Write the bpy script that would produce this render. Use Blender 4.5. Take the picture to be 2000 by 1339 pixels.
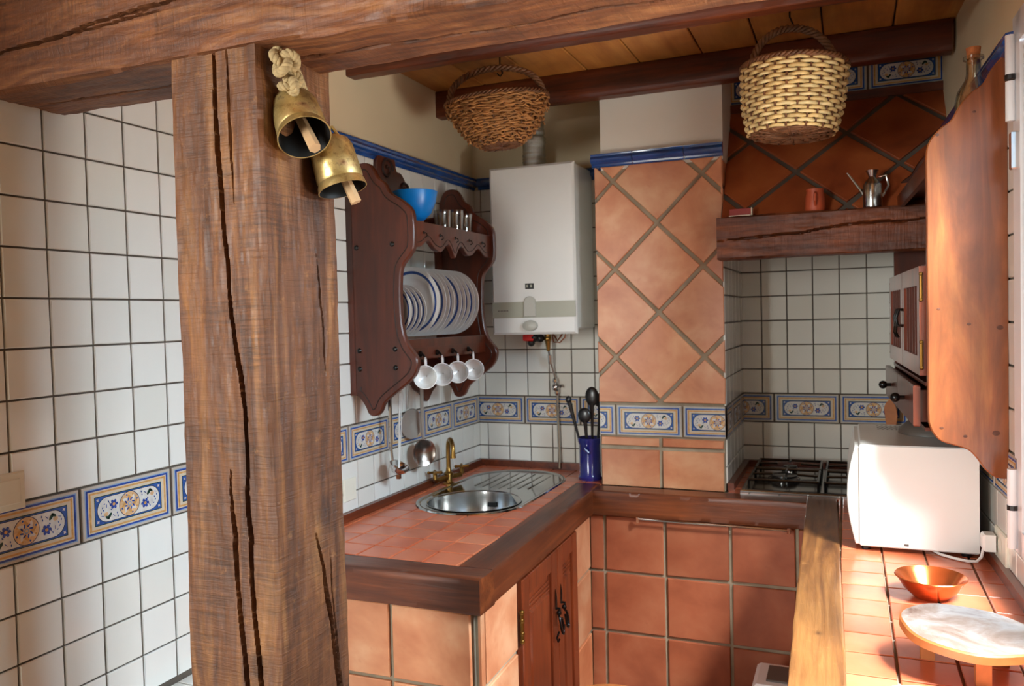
import bpy, bmesh, math, random
import numpy as np
from mathutils import Vector, Matrix, Quaternion
random.seed(7)
PI = math.pi
for o in list(bpy.data.objects): bpy.data.objects.remove(o, do_unlink=True)
SC = bpy.context.scene
COL = SC.collection

# ------------------------------------------------------------------ camera, world, lights, exposure
cam = bpy.data.cameras.new('camera'); camo = bpy.data.objects.new('camera', cam); COL.objects.link(camo)
camo.matrix_world = Matrix(((0.92382446, 0.01040976, 0.38267481, 1.6619),
                            (0.3820439, 0.03840122, -0.92334598, -3.5629),
                            (-0.02430699, 0.99920818, 0.031499, 1.6061),
                            (0, 0, 0, 1)))
cam.sensor_width = 36.0; cam.lens = 1592.06 / 2000 * 36
cam.clip_start = 0.05; cam.clip_end = 60
cam.dof.use_dof = True; cam.dof.focus_distance = 1.75; cam.dof.aperture_fstop = 6.5
SC.camera = camo
SC.view_settings.view_transform = 'Standard'; SC.view_settings.look = 'None'
SC.view_settings.gamma = 1.0; SC.view_settings.exposure = 0.52
SC.view_settings.use_curve_mapping = False

w = bpy.data.worlds.new('world'); SC.world = w; w.use_nodes = True
nt = w.node_tree
bg = nt.nodes['Background']
sky = nt.nodes.new('ShaderNodeTexSky'); sky.sky_type = 'NISHITA'; sky.sun_disc = False
sky.sun_elevation = math.radians(50); sky.sun_rotation = math.radians(200)
nt.links.new(sky.outputs['Color'], bg.inputs['Color']); bg.inputs['Strength'].default_value = 0.3

def area_light(name, loc, target, sx, sy, power, color):
    l = bpy.data.lights.new(name, 'AREA'); l.shape = 'RECTANGLE'; l.size = sx; l.size_y = sy
    l.energy = power; l.color = color
    o = bpy.data.objects.new(name, l); COL.objects.link(o); o.location = loc
    o.rotation_euler = (Vector(target) - Vector(loc)).to_track_quat('-Z', 'Y').to_euler()
    return o
# daylight outside the two windows of the room: sky, brighter patch of sky near the sun, sunlit ground
area_light('sky_side_window', (2.52, -1.95, 2.50), (0.6, -1.95, 0.8), 1.1, 1.0, 225, (0.70, 0.85, 1.0))
area_light('bright_sky_side_window', (2.70, -2.42, 3.05), (1.72, -1.50, 0.95), 0.55, 0.55, 520, (1.0, 0.99, 0.975))
area_light('sunlit_ground_side_window', (3.1, -2.1, 0.45), (0.6, -0.9, 2.6), 1.2, 0.9, 130, (1.0, 0.95, 0.88))
area_light('sky_rear_window', (-0.7, -6.4, 1.75), (0.6, -1.5, 1.5), 1.9, 1.7, 290, (1.0, 0.985, 0.97))

# ------------------------------------------------------------------ materials
def s2l(c):
    c = c / 255.0
    return c / 12.92 if c <= 0.04045 else ((c + 0.055) / 1.055) ** 2.4
def rgb(r, g, b): return (s2l(r), s2l(g), s2l(b), 1.0)
class NB:
    def __init__(s, name):
        s.m = bpy.data.materials.new(name); s.m.use_nodes = True
        s.t = s.m.node_tree; s.b = s.t.nodes['Principled BSDF']
    def n(s, typ, **kw):
        x = s.t.nodes.new(typ)
        for k, v in kw.items():
            if k.startswith('i_'): x.inputs[k[2:]].default_value = v
            else: setattr(x, k, v)
        return x
    def l(s, a, b): s.t.links.new(a, b)
    def ramp(s, fac, stops):
        r = s.n('ShaderNodeValToRGB'); s.l(fac, r.inputs[0]); e = r.color_ramp.elements
        e[0].position, e[0].color = stops[0]; e[1].position, e[1].color = stops[-1]
        for p, c in stops[1:-1]:
            q = e.new(p); q.color = c
        return r.outputs[0]
    def mix(s, fac, a, b, mode='MIX'):
        m = s.n('ShaderNodeMix', data_type='RGBA', blend_type=mode)
        if isinstance(fac, (int, float)): m.inputs[0].default_value = fac
        else: s.l(fac, m.inputs[0])
        for k, v in ((6, a), (7, b)):
            if isinstance(v, tuple): m.inputs[k].default_value = v
            else: s.l(v, m.inputs[k])
        return m.outputs[2]
    def noise(s, vec, scale, detail=4, rough=0.55, dist=0.0):
        x = s.n('ShaderNodeTexNoise'); x.inputs['Scale'].default_value = scale; x.inputs['Detail'].default_value = detail
        x.inputs['Roughness'].default_value = rough; x.inputs['Distortion'].default_value = dist
        if vec is not None: s.l(vec, x.inputs['Vector'])
        return x.outputs['Fac']
    def bump(s, h, strength, dist=0.002):
        b = s.n('ShaderNodeBump'); b.inputs['Strength'].default_value = strength; b.inputs['Distance'].default_value = dist
        s.l(h, b.inputs['Height']); s.l(b.outputs[0], s.b.inputs['Normal'])
    def objvec(s, scale=(1, 1, 1), rand=False):
        tc = s.n('ShaderNodeTexCoord'); mp = s.n('ShaderNodeMapping'); s.l(tc.outputs['Object'], mp.inputs[0])
        mp.inputs['Scale'].default_value = scale
        if rand:
            oi = s.n('ShaderNodeObjectInfo'); ml = s.n('ShaderNodeMath', operation='MULTIPLY'); ml.inputs[1].default_value = 37.0
            s.l(oi.outputs['Random'], ml.inputs[0]); s.l(ml.outputs[0], mp.inputs['Location'])
        return mp.outputs[0]

def plain(name, col, rough=0.5, metal=0.0, coat=0.0, var=0.06, scale=9.0, bump=0.0):
    k = NB(name); v = k.objvec()
    f = k.noise(v, scale, 3)
    lo = tuple(max(0, c * (1 - var)) for c in col[:3]) + (1,); hi = tuple(min(1, c * (1 + var)) for c in col[:3]) + (1,)
    k.l(k.ramp(f, [(0.3, lo), (0.7, hi)]), k.b.inputs['Base Color'])
    k.b.inputs['Roughness'].default_value = rough; k.b.inputs['Metallic'].default_value = metal
    k.b.inputs['Coat Weight'].default_value = coat; k.b.inputs['Coat Roughness'].default_value = 0.08
    if bump: k.bump(k.noise(v, scale * 12, 4), bump)
    return k.m

def wood(name, light, mid, dark, axis=0, rough=0.5, coat=0.0, bump=0.35, grain=26.0, stretch=14.0, saw=0.0, knots=(), rand=True, worn=0.0):
    k = NB(name)
    sc = [1.0, 1.0, 1.0]; sc[axis] = 1.0 / stretch
    v = k.objvec(tuple(sc), rand)
    f1 = k.noise(v, grain, 6, 0.62, 1.2)
    f2 = k.noise(k.objvec(tuple(sc), rand), grain * 4.5, 4, 0.6, 0.4)
    big = k.noise(k.objvec((1, 1, 1), rand), 3.3, 3, 0.5, 0.6)
    c1 = k.ramp(f1, [(0.28, dark), (0.5, mid), (0.74, light)])
    c2 = k.mix(k.ramp(f2, [(0.35, (1, 1, 1, 1)), (0.62, (0, 0, 0, 1))]), c1, dark)
    c2 = k.mix(0.3 if saw else 0.35, c1, c2)
    c = k.mix(1.0, c2, k.ramp(big, [(0.3, (0.62, 0.6, 0.58, 1)), (0.68, (1.0, 1.0, 1.0, 1))]), 'MULTIPLY')
    h = f2
    if saw:
        sv = [11.0, 11.0, 11.0]; sv[axis] = 150.0
        fs = k.noise(k.objvec(tuple(sv), rand), 1.0, 3, 0.6, 0.5)
        msk = k.noise(k.objvec((1, 1, 1), rand), 9, 3, 0.6, 0.3)
        c = k.mix(k.ramp(msk, [(0.42, (0.15, 0.15, 0.15, 1)), (0.6, (1, 1, 1, 1))]), c, k.mix(1.0, c, k.ramp(fs, [(0.35, (1 - saw, 1 - saw, 1 - saw, 1)), (0.6, (1, 1, 1, 1))]), 'MULTIPLY'))
        a = k.n('ShaderNodeMath', operation='ADD'); k.l(fs, a.inputs[0]); k.l(f2, a.inputs[1]); h = a.outputs[0]
    if worn:
        fw = k.noise(k.objvec((1, 1, 1), rand), 38, 5, 0.7, 0.2)
        c = k.mix(k.ramp(fw, [(0.6, (0, 0, 0, 1)), (0.75, (worn, worn, worn, 1))]), c, light)
    if knots:
        tc = k.n('ShaderNodeTexCoord')
        for (p, r) in knots:
            d = k.n('ShaderNodeVectorMath', operation='SUBTRACT'); k.l(tc.outputs['Object'], d.inputs[0]); d.inputs[1].default_value = p
            sx = [1, 1, 1]; sx[axis] = 0.55
            mu = k.n('ShaderNodeVectorMath', operation='MULTIPLY'); k.l(d.outputs[0], mu.inputs[0]); mu.inputs[1].default_value = sx
            ln = k.n('ShaderNodeVectorMath', operation='LENGTH'); k.l(mu.outputs[0], ln.inputs[0])
            kk = k.ramp(ln.outputs['Value'], [(0.0, (0.95,) * 3 + (1,)), (r * 0.55, (0.55,) * 3 + (1,)), (r * 0.8, (0.95,) * 3 + (1,)), (r, (0.3,) * 3 + (1,)), (r * 1.9, (0, 0, 0, 1))])
            c = k.mix(kk, c, tuple(x * 0.55 for x in dark[:3]) + (1,))
    k.l(c, k.b.inputs['Base Color'])
    k.b.inputs['Roughness'].default_value = rough; k.b.inputs['Coat Weight'].default_value = coat; k.b.inputs['Coat Roughness'].default_value = 0.22
    k.bump(h, bump, 0.003)
    return k.m

def clay(name, a, b, c, rough=0.45, coat=0.0):
    k = NB(name); v = k.objvec((1, 1, 1), True)
    f = k.noise(v, 5.0, 4, 0.55, 0.25); g = k.noise(v, 42.0, 4, 0.6)
    col = k.ramp(f, [(0.3, a), (0.5, b), (0.72, c)])
    oi = k.n('ShaderNodeObjectInfo')
    tint = k.ramp(oi.outputs['Random'], [(0.0, (0.82, 0.80, 0.78, 1)), (0.5, (1, 1, 1, 1)), (1.0, (1.0, 0.93, 0.86, 1))])
    col = k.mix(1.0, col, tint, 'MULTIPLY')
    col = k.mix(k.ramp(g, [(0.62, (0, 0, 0, 1)), (0.78, (0.35, 0.35, 0.35, 1))]), col, a)
    k.l(col, k.b.inputs['Base Color']); k.b.inputs['Roughness'].default_value = rough
    k.b.inputs['Coat Weight'].default_value = coat; k.b.inputs['Coat Roughness'].default_value = 0.25
    k.bump(f, 0.35, 0.004)
    return k.m

def glass_mat(name, tint=(0.95, 0.97, 0.96, 1), fac=0.14, rough=0.02):
    k = NB(name); t = k.t; out = t.nodes['Material Output']
    tr = k.n('ShaderNodeBsdfTransparent'); tr.inputs[0].default_value = tint
    gl = k.n('ShaderNodeBsdfGlossy'); gl.inputs['Roughness'].default_value = rough
    lw = k.n('ShaderNodeLayerWeight'); lw.inputs['Blend'].default_value = 0.35
    ad = k.n('ShaderNodeMath', operation='MULTIPLY_ADD'); k.l(lw.outputs['Facing'], ad.inputs[0]); ad.inputs[1].default_value = 0.55; ad.inputs[2].default_value = fac
    mx = k.n('ShaderNodeMixShader'); k.l(ad.outputs[0], mx.inputs[0]); k.l(tr.outputs[0], mx.inputs[1]); k.l(gl.outputs[0], mx.inputs[2])
    k.l(mx.outputs[0], out.inputs['Surface'])
    return k.m

M = {}
M['plaster'] = plain('cream_plaster', rgb(214, 199, 166), 0.9, var=0.04, scale=2.5, bump=0.08)
M['plaster_white'] = plain('white_plaster', rgb(226, 220, 208), 0.9, var=0.03, scale=2.5, bump=0.05)
M['grout_dark'] = plain('dark_grout', rgb(88, 78, 68), 0.95, var=0.2, scale=14)
M['grout_grey'] = plain('grey_grout', rgb(160, 146, 124), 0.95, var=0.18, scale=14, bump=0.3)
def ceramic():
    k = NB('white_glazed_ceramic'); v = k.objvec((1, 1, 1), True)
    oi = k.n('ShaderNodeObjectInfo')
    k.l(k.ramp(oi.outputs['Random'], [(0, rgb(222, 220, 210)), (1, rgb(232, 231, 224))]), k.b.inputs['Base Color'])
    k.b.inputs['Roughness'].default_value = 0.16; k.b.inputs['Coat Weight'].default_value = 0.5; k.b.inputs['Coat Roughness'].default_value = 0.05
    k.bump(k.noise(v, 14, 2), 0.12, 0.003)
    return k.m
M['tile_white'] = ceramic()
M['tile_base'] = plain('border_tile_glaze', rgb(186, 177, 164), 0.2, coat=0.4, var=0.05, scale=30)
M['t_blue'] = plain('border_cobalt', rgb(44, 72, 144), 0.2, var=0.35, scale=60)
M['t_sky'] = plain('border_pale_blue', rgb(128, 156, 188), 0.2, var=0.1, scale=60)
M['t_cream'] = plain('border_cream', rgb(200, 187, 164), 0.2, var=0.05, scale=60)
M['t_ochre'] = plain('border_ochre', rgb(196, 148, 88), 0.2, var=0.2, scale=120)
M['t_navy'] = plain('border_dark_blue', rgb(30, 52, 84), 0.2, var=0.25, scale=60)
M['t_green'] = plain('border_dark_green', rgb(30, 62, 52), 0.2, var=0.2, scale=60)
M['t_white'] = plain('border_white', rgb(208, 205, 198), 0.2, var=0.1, scale=80)
M['t_peach'] = plain('border_peach', rgb(208, 170, 128), 0.2, var=0.25, scale=80)
M['t_corner'] = plain('border_corner_blue', rgb(48, 84, 148), 0.2, var=0.2, scale=80)
TM = ['tile_base', 't_blue', 't_sky', 't_cream', 't_ochre', 't_navy', 't_green', 't_white', 't_peach', 't_corner']
M['blue_glaze'] = plain('cobalt_blue_glaze', rgb(26, 72, 140), 0.12, coat=0.8, var=0.25, scale=12)
M['terracotta'] = clay('terracotta', rgb(192, 114, 76), rgb(216, 146, 104), rgb(234, 180, 138), 0.42, 0.15)
M['terra_shaded'] = clay('shaded_terracotta', rgb(140, 72, 46), rgb(164, 90, 60), rgb(178, 108, 76), 0.45, 0.1)  # terracotta with the shade below the worktop put into its darker, redder colour
M['terra_top'] = clay('worktop_terracotta', rgb(176, 82, 50), rgb(202, 108, 72), rgb(212, 126, 88), 0.28, 0.35)
M['terra_dark'] = clay('dark_terracotta', rgb(120, 52, 24), rgb(150, 72, 34), rgb(170, 92, 46), 0.5)  # darker, browner clay for the hood tiles
M['beam'] = wood('old_beam_wood', rgb(174, 120, 66), rgb(122, 74, 40), rgb(66, 38, 23), 0, 0.6, 0.06, 0.7, 17, 10, saw=0.45, worn=0.5,
                 knots=(((0.985, 0.056, -0.105), 0.013), ((1.235, 0.102, 0.045), 0.017), ((1.55, 0.06, -0.105), 0.008)), rand=False)
M['header'] = wood('old_header_wood', rgb(176, 118, 70), rgb(132, 78, 44), rgb(78, 42, 24), 0, 0.6, 0.06, 0.7, 34, 9, saw=0.3, worn=0.4,
                   knots=(((0.44, -0.08, 0.1), 0.014), ((0.17, -0.08, 0.13), 0.018)))
M['joist'] = wood('joist_wood', rgb(138, 66, 26), rgb(100, 42, 16), rgb(56, 24, 10), 0, 0.45, 0.12, 0.3, 20, 14)
M['mantel'] = wood('mantel_wood', rgb(160, 84, 36), rgb(116, 56, 24), rgb(60, 28, 14), 0, 0.55, 0.06, 0.5, 22, 12, saw=0.2)
M['edge'] = wood('worktop_edge_wood', rgb(146, 76, 36), rgb(110, 54, 27), rgb(66, 32, 18), 0, 0.38, 0.25, 0.3, 18, 16)
M['edge_sunlit'] = wood('sunlit_worn_edge_wood', rgb(172, 120, 66), rgb(142, 92, 48), rgb(92, 54, 30), 0, 0.42, 0.3, 0.35, 20, 14, worn=0.5,
                       knots=(((1.26, 0.0, 0.05), 0.007),))  # edge wood with sunlight put into its lighter tones, plus worn flecks
M['plank'] = wood('ceiling_plank_wood', rgb(222, 158, 84), rgb(206, 138, 66), rgb(176, 108, 48), 1, 0.45, 0.25, 0.15, 9, 10)
M['rack'] = wood('dark_varnished_wood', rgb(116, 50, 26), rgb(90, 37, 18), rgb(56, 23, 12), 2, 0.32, 0.22, 0.12, 9, 8)
M['rack_groove'] = plain('groove_dark_wood', rgb(38, 18, 12), 0.5)
M['panel'] = wood('honey_varnished_wood', rgb(190, 120, 62), rgb(152, 84, 42), rgb(100, 50, 25), 2, 0.3, 0.5, 0.1, 10, 9)
M['door'] = wood('reddish_door_wood', rgb(158, 72, 32), rgb(130, 54, 24), rgb(88, 34, 16), 2, 0.3, 0.5, 0.12, 14, 12)
M['strip'] = wood('reddish_strip_wood', rgb(150, 72, 36), rgb(118, 52, 26), rgb(78, 34, 18), 1, 0.35, 0.4, 0.15, 18, 12)
M['enamel'] = plain('white_enamel', rgb(226, 226, 222), 0.3, coat=0.3, var=0.01)
M['enamel_grey'] = plain('grey_green_band', rgb(164, 164, 148), 0.35, var=0.02)
M['enamel_grey2'] = plain('grey_grip', rgb(182, 182, 172), 0.35, var=0.02)
M['black'] = plain('black_plastic', rgb(18, 18, 20), 0.35, coat=0.2)
M['iron'] = plain('black_iron', rgb(14, 14, 15), 0.3, metal=0.6, coat=0.3)
M['steel'] = plain('brushed_steel', rgb(196, 198, 198), 0.18, metal=1.0, var=0.03)
M['steel_drain'] = plain('drainer_steel', rgb(176, 178, 176), 0.1, metal=1.0, var=0.03)
M['chrome'] = plain('chrome', rgb(215, 215, 215), 0.1, metal=1.0, var=0.02)
M['tarnish'] = plain('tarnished_metal', rgb(150, 140, 132), 0.25, metal=1.0, var=0.2)
M['brass'] = plain('brass', rgb(160, 124, 66), 0.28, metal=1.0, var=0.15, scale=30)
def bellmat():
    k = NB('aged_brass_patina'); v = k.objvec()
    f = k.noise(v, 26, 5, 0.6, 0.8); g = k.noise(v, 60, 5, 0.7)
    c = k.ramp(f, [(0.3, rgb(132, 104, 58)), (0.45, rgb(190, 164, 104)), (0.6, rgb(206, 182, 124)), (0.75, rgb(176, 124, 88))])
    c = k.mix(k.ramp(g, [(0.55, (0, 0, 0, 1)), (0.72, (0.8, 0.8, 0.8, 1))]), c, rgb(96, 64, 40))
    k.l(c, k.b.inputs['Base Color']); k.b.inputs['Metallic'].default_value = 0.75
    k.l(k.ramp(g, [(0.3, (0.25,) * 3 + (1,)), (0.7, (0.5,) * 3 + (1,))]), k.b.inputs['Roughness'])
    k.bump(f, 0.3, 0.004); return k.m
M['bell'] = bellmat()
M['bell_in'] = plain('dark_bell_inside', rgb(12, 11, 10), 0.6)  # near-black inner face of the bells
M['rope'] = plain('hemp_rope', rgb(176, 152, 110), 0.9, var=0.25, scale=90, bump=0.4)
M['stick'] = plain('pale_wood_stick', rgb(196, 158, 116), 0.7, var=0.12, scale=30)
M['wicker_dark'] = plain('brown_wicker', rgb(166, 114, 62), 0.6, var=0.4, scale=34)
M['wicker_twig'] = plain('dark_twig', rgb(112, 70, 40), 0.6, var=0.4, scale=34)
M['wicker_light'] = plain('pale_wicker', rgb(218, 188, 128), 0.5, var=0.25, scale=26)
M['wicker_pale'] = plain('peeled_wicker', rgb(232, 208, 152), 0.5, var=0.2, scale=26)
M['porcelain'] = plain('white_porcelain', rgb(232, 232, 230), 0.15, coat=0.5, var=0.01)
M['plate_blue'] = plain('plate_blue_band', rgb(44, 74, 140), 0.15, coat=0.5, var=0.3, scale=60)
M['bowl_blue'] = plain('bright_blue_plastic', rgb(18, 132, 220), 0.3, var=0.02)
M['crock'] = plain('navy_glazed_ceramic', rgb(30, 34, 110), 0.15, coat=0.6, var=0.15)
M['glass'] = glass_mat('clear_glass')
M['glass_smoke'] = glass_mat('bottle_glass', (0.84, 0.84, 0.80, 1), 0.12)
M['dull_steel'] = plain('dull_steel', rgb(176, 172, 164), 0.42, metal=0.7, var=0.12)
M['knot_brown'] = plain('knot_brown', rgb(84, 42, 22), 0.4, var=0.3, scale=60)
M['old_brass'] = plain('old_brass', rgb(112, 80, 36), 0.45, metal=1.0, var=0.2)
M['pane'] = glass_mat('window_glass', (0.97, 0.99, 0.98, 1), 0.03)
M['cork'] = plain('cork', rgb(176, 104, 56), 0.9, var=0.3, scale=80)
M['foil'] = plain('foil_pipe', rgb(200, 200, 192), 0.22, metal=1.0, var=0.1, scale=60, bump=0.9)
M['red'] = plain('red_plastic', rgb(214, 24, 16), 0.4)
M['copper_wire'] = plain('dull_copper', rgb(150, 92, 62), 0.35, metal=0.9)
M['copper'] = plain('polished_copper', rgb(206, 112, 62), 0.2, metal=0.9, var=0.2, scale=16)
M['clay_red'] = plain('red_clay_mug', rgb(176, 76, 42), 0.5, var=0.1)
M['matchbox'] = plain('match_red', rgb(150, 50, 44), 0.6)
M['card'] = plain('pale_card', rgb(220, 206, 180), 0.7)
M['cream_plastic'] = plain('cream_plastic', rgb(226, 222, 204), 0.35, var=0.01)
M['pvc'] = plain('white_painted_frame', rgb(226, 226, 228), 0.3, coat=0.2, var=0.01)
M['rubber'] = plain('grey_dark_plastic', rgb(84, 76, 70), 0.5)
M['hob'] = plain('hob_dark_enamel', rgb(52, 50, 48), 0.16, coat=0.5, metal=0.5)
M['spoonwood'] = plain('orange_wood', rgb(176, 104, 54), 0.5, var=0.15, scale=20)
M['floor'] = clay('floor_stone', rgb(150, 144, 136), rgb(170, 165, 156), rgb(186, 180, 172), 0.5)
def boardmat():
    k = NB('weathered_board_top'); v = k.objvec()
    f = k.noise(v, 9, 6, 0.65, 0.8); g = k.noise(v, 30, 5, 0.6)
    c = k.ramp(f, [(0.3, rgb(92, 66, 54)), (0.45, rgb(122, 104, 94)), (0.58, rgb(142, 134, 130)), (0.72, rgb(112, 100, 96))])
    c = k.mix(k.ramp(g, [(0.6, (0, 0, 0, 1)), (0.75, (0.4,) * 3 + (1,))]), c, rgb(80, 60, 50))
    k.l(c, k.b.inputs['Base Color']); k.b.inputs['Roughness'].default_value = 0.55; k.bump(g, 0.3, 0.003); return k.m
M['board'] = boardmat()

# ------------------------------------------------------------------ mesh helpers
class MB:
    def __init__(s): s.v = []; s.f = []; s.m = []
    def add(s, vs, fs, mi=0):
        b = len(s.v); s.v += [tuple(x) for x in vs]
        for f in fs: s.f.append(tuple(b + i for i in f)); s.m.append(mi)
        return s
    def box(s, x0, x1, y0, y1, z0, z1, mi=0, bev=0.0):
        if bev:
            return s.prism([(x0, y0), (x1, y0), (x1, y1), (x0, y1)], z0, z1, mi=mi, bev=bev, both=True)
        v = [(x, y, z) for z in (z0, z1) for y in (y0, y1) for x in (x0, x1)]
        return s.add(v, [(0, 2, 3, 1), (4, 5, 7, 6), (0, 1, 5, 4), (2, 6, 7, 3), (0, 4, 6, 2), (1, 3, 7, 5)], mi)
    def prism(s, poly, z0, z1, mi=0, bev=0.0, fr=None, both=False):
        # poly: CCW 2d polygon, extruded along z (or frame normal)
        n = len(poly)
        a = sum(poly[i][0] * poly[(i + 1) % n][1] - poly[(i + 1) % n][0] * poly[i][1] for i in range(n))
        if a < 0: poly = poly[::-1]
        rings = []
        if both and bev: rings.append((inset(poly, bev), z0)); rings.append((poly, z0 + bev))
        else: rings.append((poly, z0))
        if bev: rings.append((poly, z1 - bev)); rings.append((inset(poly, bev), z1))
        else: rings.append((poly, z1))
        vs = []; fs = []
        for p, z in rings:
            for (x, y) in p: vs.append((x, y, z) if fr is None else fr.p(x, y, z))
        for r in range(len(rings) - 1):
            for i in range(n):
                j = (i + 1) % n; fs.append((r * n + i, r * n + j, (r + 1) * n + j, (r + 1) * n + i))
        fs.append(tuple(range(n - 1, -1, -1))); k = (len(rings) - 1) * n; fs.append(tuple(range(k, k + n)))
        return s.add(vs, fs, mi)
    def tube(s, pts, r, n=8, mi=0, cap=True):
        pts = [Vector(p) for p in pts]; N = len(pts)
        rr = r if isinstance(r, (list, tuple)) else [r] * N
        up = Vector((0, 0, 1)); vs = []; fs = []; prev = None
        for i, p in enumerate(pts):
            t = (pts[min(i + 1, N - 1)] - pts[max(i - 1, 0)])
            t = t.normalized() if t.length > 1e-9 else Vector((0, 0, 1))
            if prev is None:
                a = up if abs(t.z) < 0.9 else Vector((1, 0, 0)); u = t.cross(a).normalized()
            else:
                u = (prev - t * prev.dot(t)); u = u.normalized() if u.length > 1e-6 else t.cross(Vector((1, 0, 0))).normalized()
            prev = u; q = t.cross(u)
            for k in range(n):
                a = 2 * PI * k / n; vs.append(p + (u * math.cos(a) + q * math.sin(a)) * rr[i])
        for i in range(N - 1):
            for k in range(n):
                j = (k + 1) % n; fs.append((i * n + k, i * n + j, (i + 1) * n + j, (i + 1) * n + k))
        if cap: fs.append(tuple(range(n - 1, -1, -1))); fs.append(tuple(range((N - 1) * n, N * n)))
        return s.add(vs, fs, mi)
    def lathe(s, prof, n=32, mat=None, mi=0, seg_mi=None, cap=False, sx=1, sy=1):
        mat = mat or Matrix.Identity(4); vs = []; b = len(s.v)
        for (r, z) in prof:
            for k in range(n):
                a = 2 * PI * k / n; vs.append(mat @ Vector((r * math.cos(a) * sx, r * math.sin(a) * sy, z)))
        s.v += [tuple(v) for v in vs]
        for i in range(len(prof) - 1):
            for k in range(n):
                j = (k + 1) % n
                s.f.append((b + i * n + k, b + i * n + j, b + (i + 1) * n + j, b + (i + 1) * n + k)); s.m.append(seg_mi[i] if seg_mi else mi)
        if cap:
            s.f.append(tuple(b + k for k in range(n - 1, -1, -1))); s.m.append(seg_mi[0] if seg_mi else mi)
            q = b + (len(prof) - 1) * n; s.f.append(tuple(q + k for k in range(n))); s.m.append(seg_mi[-1] if seg_mi else mi)
        return s
    def ball(s, c, r, n=12, mi=0, sc=(1, 1, 1)):
        pr = [(max(1e-4, math.sin(PI * i / 8)) * r, -math.cos(PI * i / 8) * r) for i in range(9)]
        return s.lathe(pr, n, Matrix.Translation(c) @ Matrix.Diagonal((sc[0], sc[1], sc[2], 1)), mi)
    def flat(s, poly, z, mi=0): return s.add([(x, y, z) for x, y in poly], [tuple(range(len(poly)))], mi)

def inset(poly, d):
    n = len(poly); out = []
    for i in range(n):
        p0 = Vector(poly[i - 1]); p1 = Vector(poly[i]); p2 = Vector(poly[(i + 1) % n])
        e1 = (p1 - p0); e2 = (p2 - p1)
        if e1.length < 1e-9 or e2.length < 1e-9: out.append(tuple(p1)); continue
        e1.normalize(); e2.normalize()
        n1 = Vector((-e1.y, e1.x)); n2 = Vector((-e2.y, e2.x)); m = n1 + n2
        if m.length < 1e-6: out.append(tuple(p1 + n1 * d)); continue
        m.normalize(); q = d / max(0.35, m.dot(n1)); out.append(tuple(p1 + m * q))
    return out
class Frame:
    def __init__(s, o, u, v, n=None):
        s.o = Vector(o); s.u = Vector(u).normalized(); s.v = Vector(v).normalized(); s.n = Vector(n) if n else s.u.cross(s.v)
        s.M = Matrix(((s.u.x, s.v.x, s.n.x, s.o.x), (s.u.y, s.v.y, s.n.y, s.o.y), (s.u.z, s.v.z, s.n.z, s.o.z), (0, 0, 0, 1)))
    def p(s, a, b, c=0.0): return s.o + s.u * a + s.v * b + s.n * c
    def m(s, a, b, c=0.0): return Matrix.Translation(s.p(a, b, c)) @ s.M.to_3x3().to_4x4()
WM = {}   # world matrices of roots and parts
def mesh_of(mb, name, mats, smooth=False):
    me = bpy.data.meshes.new(name); me.from_pydata(mb.v, [], mb.f)
    for m in (mats if isinstance(mats, (list, tuple)) else [mats]): me.materials.append(M[m] if isinstance(m, str) else m)
    if any(mb.m): me.polygons.foreach_set('material_index', mb.m)
    if smooth:
        me.polygons.foreach_set('use_smooth', [True] * len(me.polygons))
        if smooth != 'full': me.set_sharp_from_angle(angle=math.radians(38))
    me.update(); return me
def wm(o): return WM.get(o.name, Matrix.Identity(4)) if o else Matrix.Identity(4)
def put(name, me, parent=None, mat=None):
    o = bpy.data.objects.new(name, me); COL.objects.link(o)
    mat = mat or Matrix.Identity(4)
    WM[o.name] = mat
    if parent is not None: o.parent = parent; o.matrix_local = wm(parent).inverted() @ mat
    else: o.matrix_local = mat
    return o
def part(name, mb, mats, parent=None, smooth=False, origin=None, label=None):
    """mesh given in world coordinates (or in the parent's rotated frame when origin is a Matrix)"""
    if isinstance(origin, Matrix): o = put(name, mesh_of(mb, name, mats, smooth), parent, origin)
    else:
        og = Vector(origin) if origin is not None else (wm(parent).translation if parent is not None else Vector((0, 0, 0)))
        mb.v = [(a[0] - og.x, a[1] - og.y, a[2] - og.z) for a in mb.v]
        o = put(name, mesh_of(mb, name, mats, smooth), parent, Matrix.Translation(og))
    if label: o['label'] = label
    return o
def tag(o, label, cat, group=None):
    o['label'] = label; o['category'] = cat
    if group: o['group'] = group
    return o
def thing(name, loc, label, cat, group=None, rot=None):
    o = bpy.data.objects.new(name, None); COL.objects.link(o); o.empty_display_size = 0.05
    m = Matrix.Translation(loc)
    if rot is not None: m = m @ rot
    o.matrix_local = m; WM[o.name] = m
    return tag(o, label, cat, group)
def structure(o): o['kind'] = 'structure'; return o
def stuff(o): o['kind'] = 'stuff'; return o
def dup(root, delta, label=None):
    def cp(o, par):
        c = o.copy(); COL.objects.link(c)
        if par is not None: c.parent = par; c.matrix_local = o.matrix_local.copy()
        for ch in kids.get(o.name, []): cp(ch, c)
        return c
    kids = {}
    for o in COL.objects:
        if o.parent: kids.setdefault(o.parent.name, []).append(o)
    r = cp(root, None); r.matrix_local = Matrix.Translation(delta) @ root.matrix_local
    if label: r['label'] = label
    return r

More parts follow.
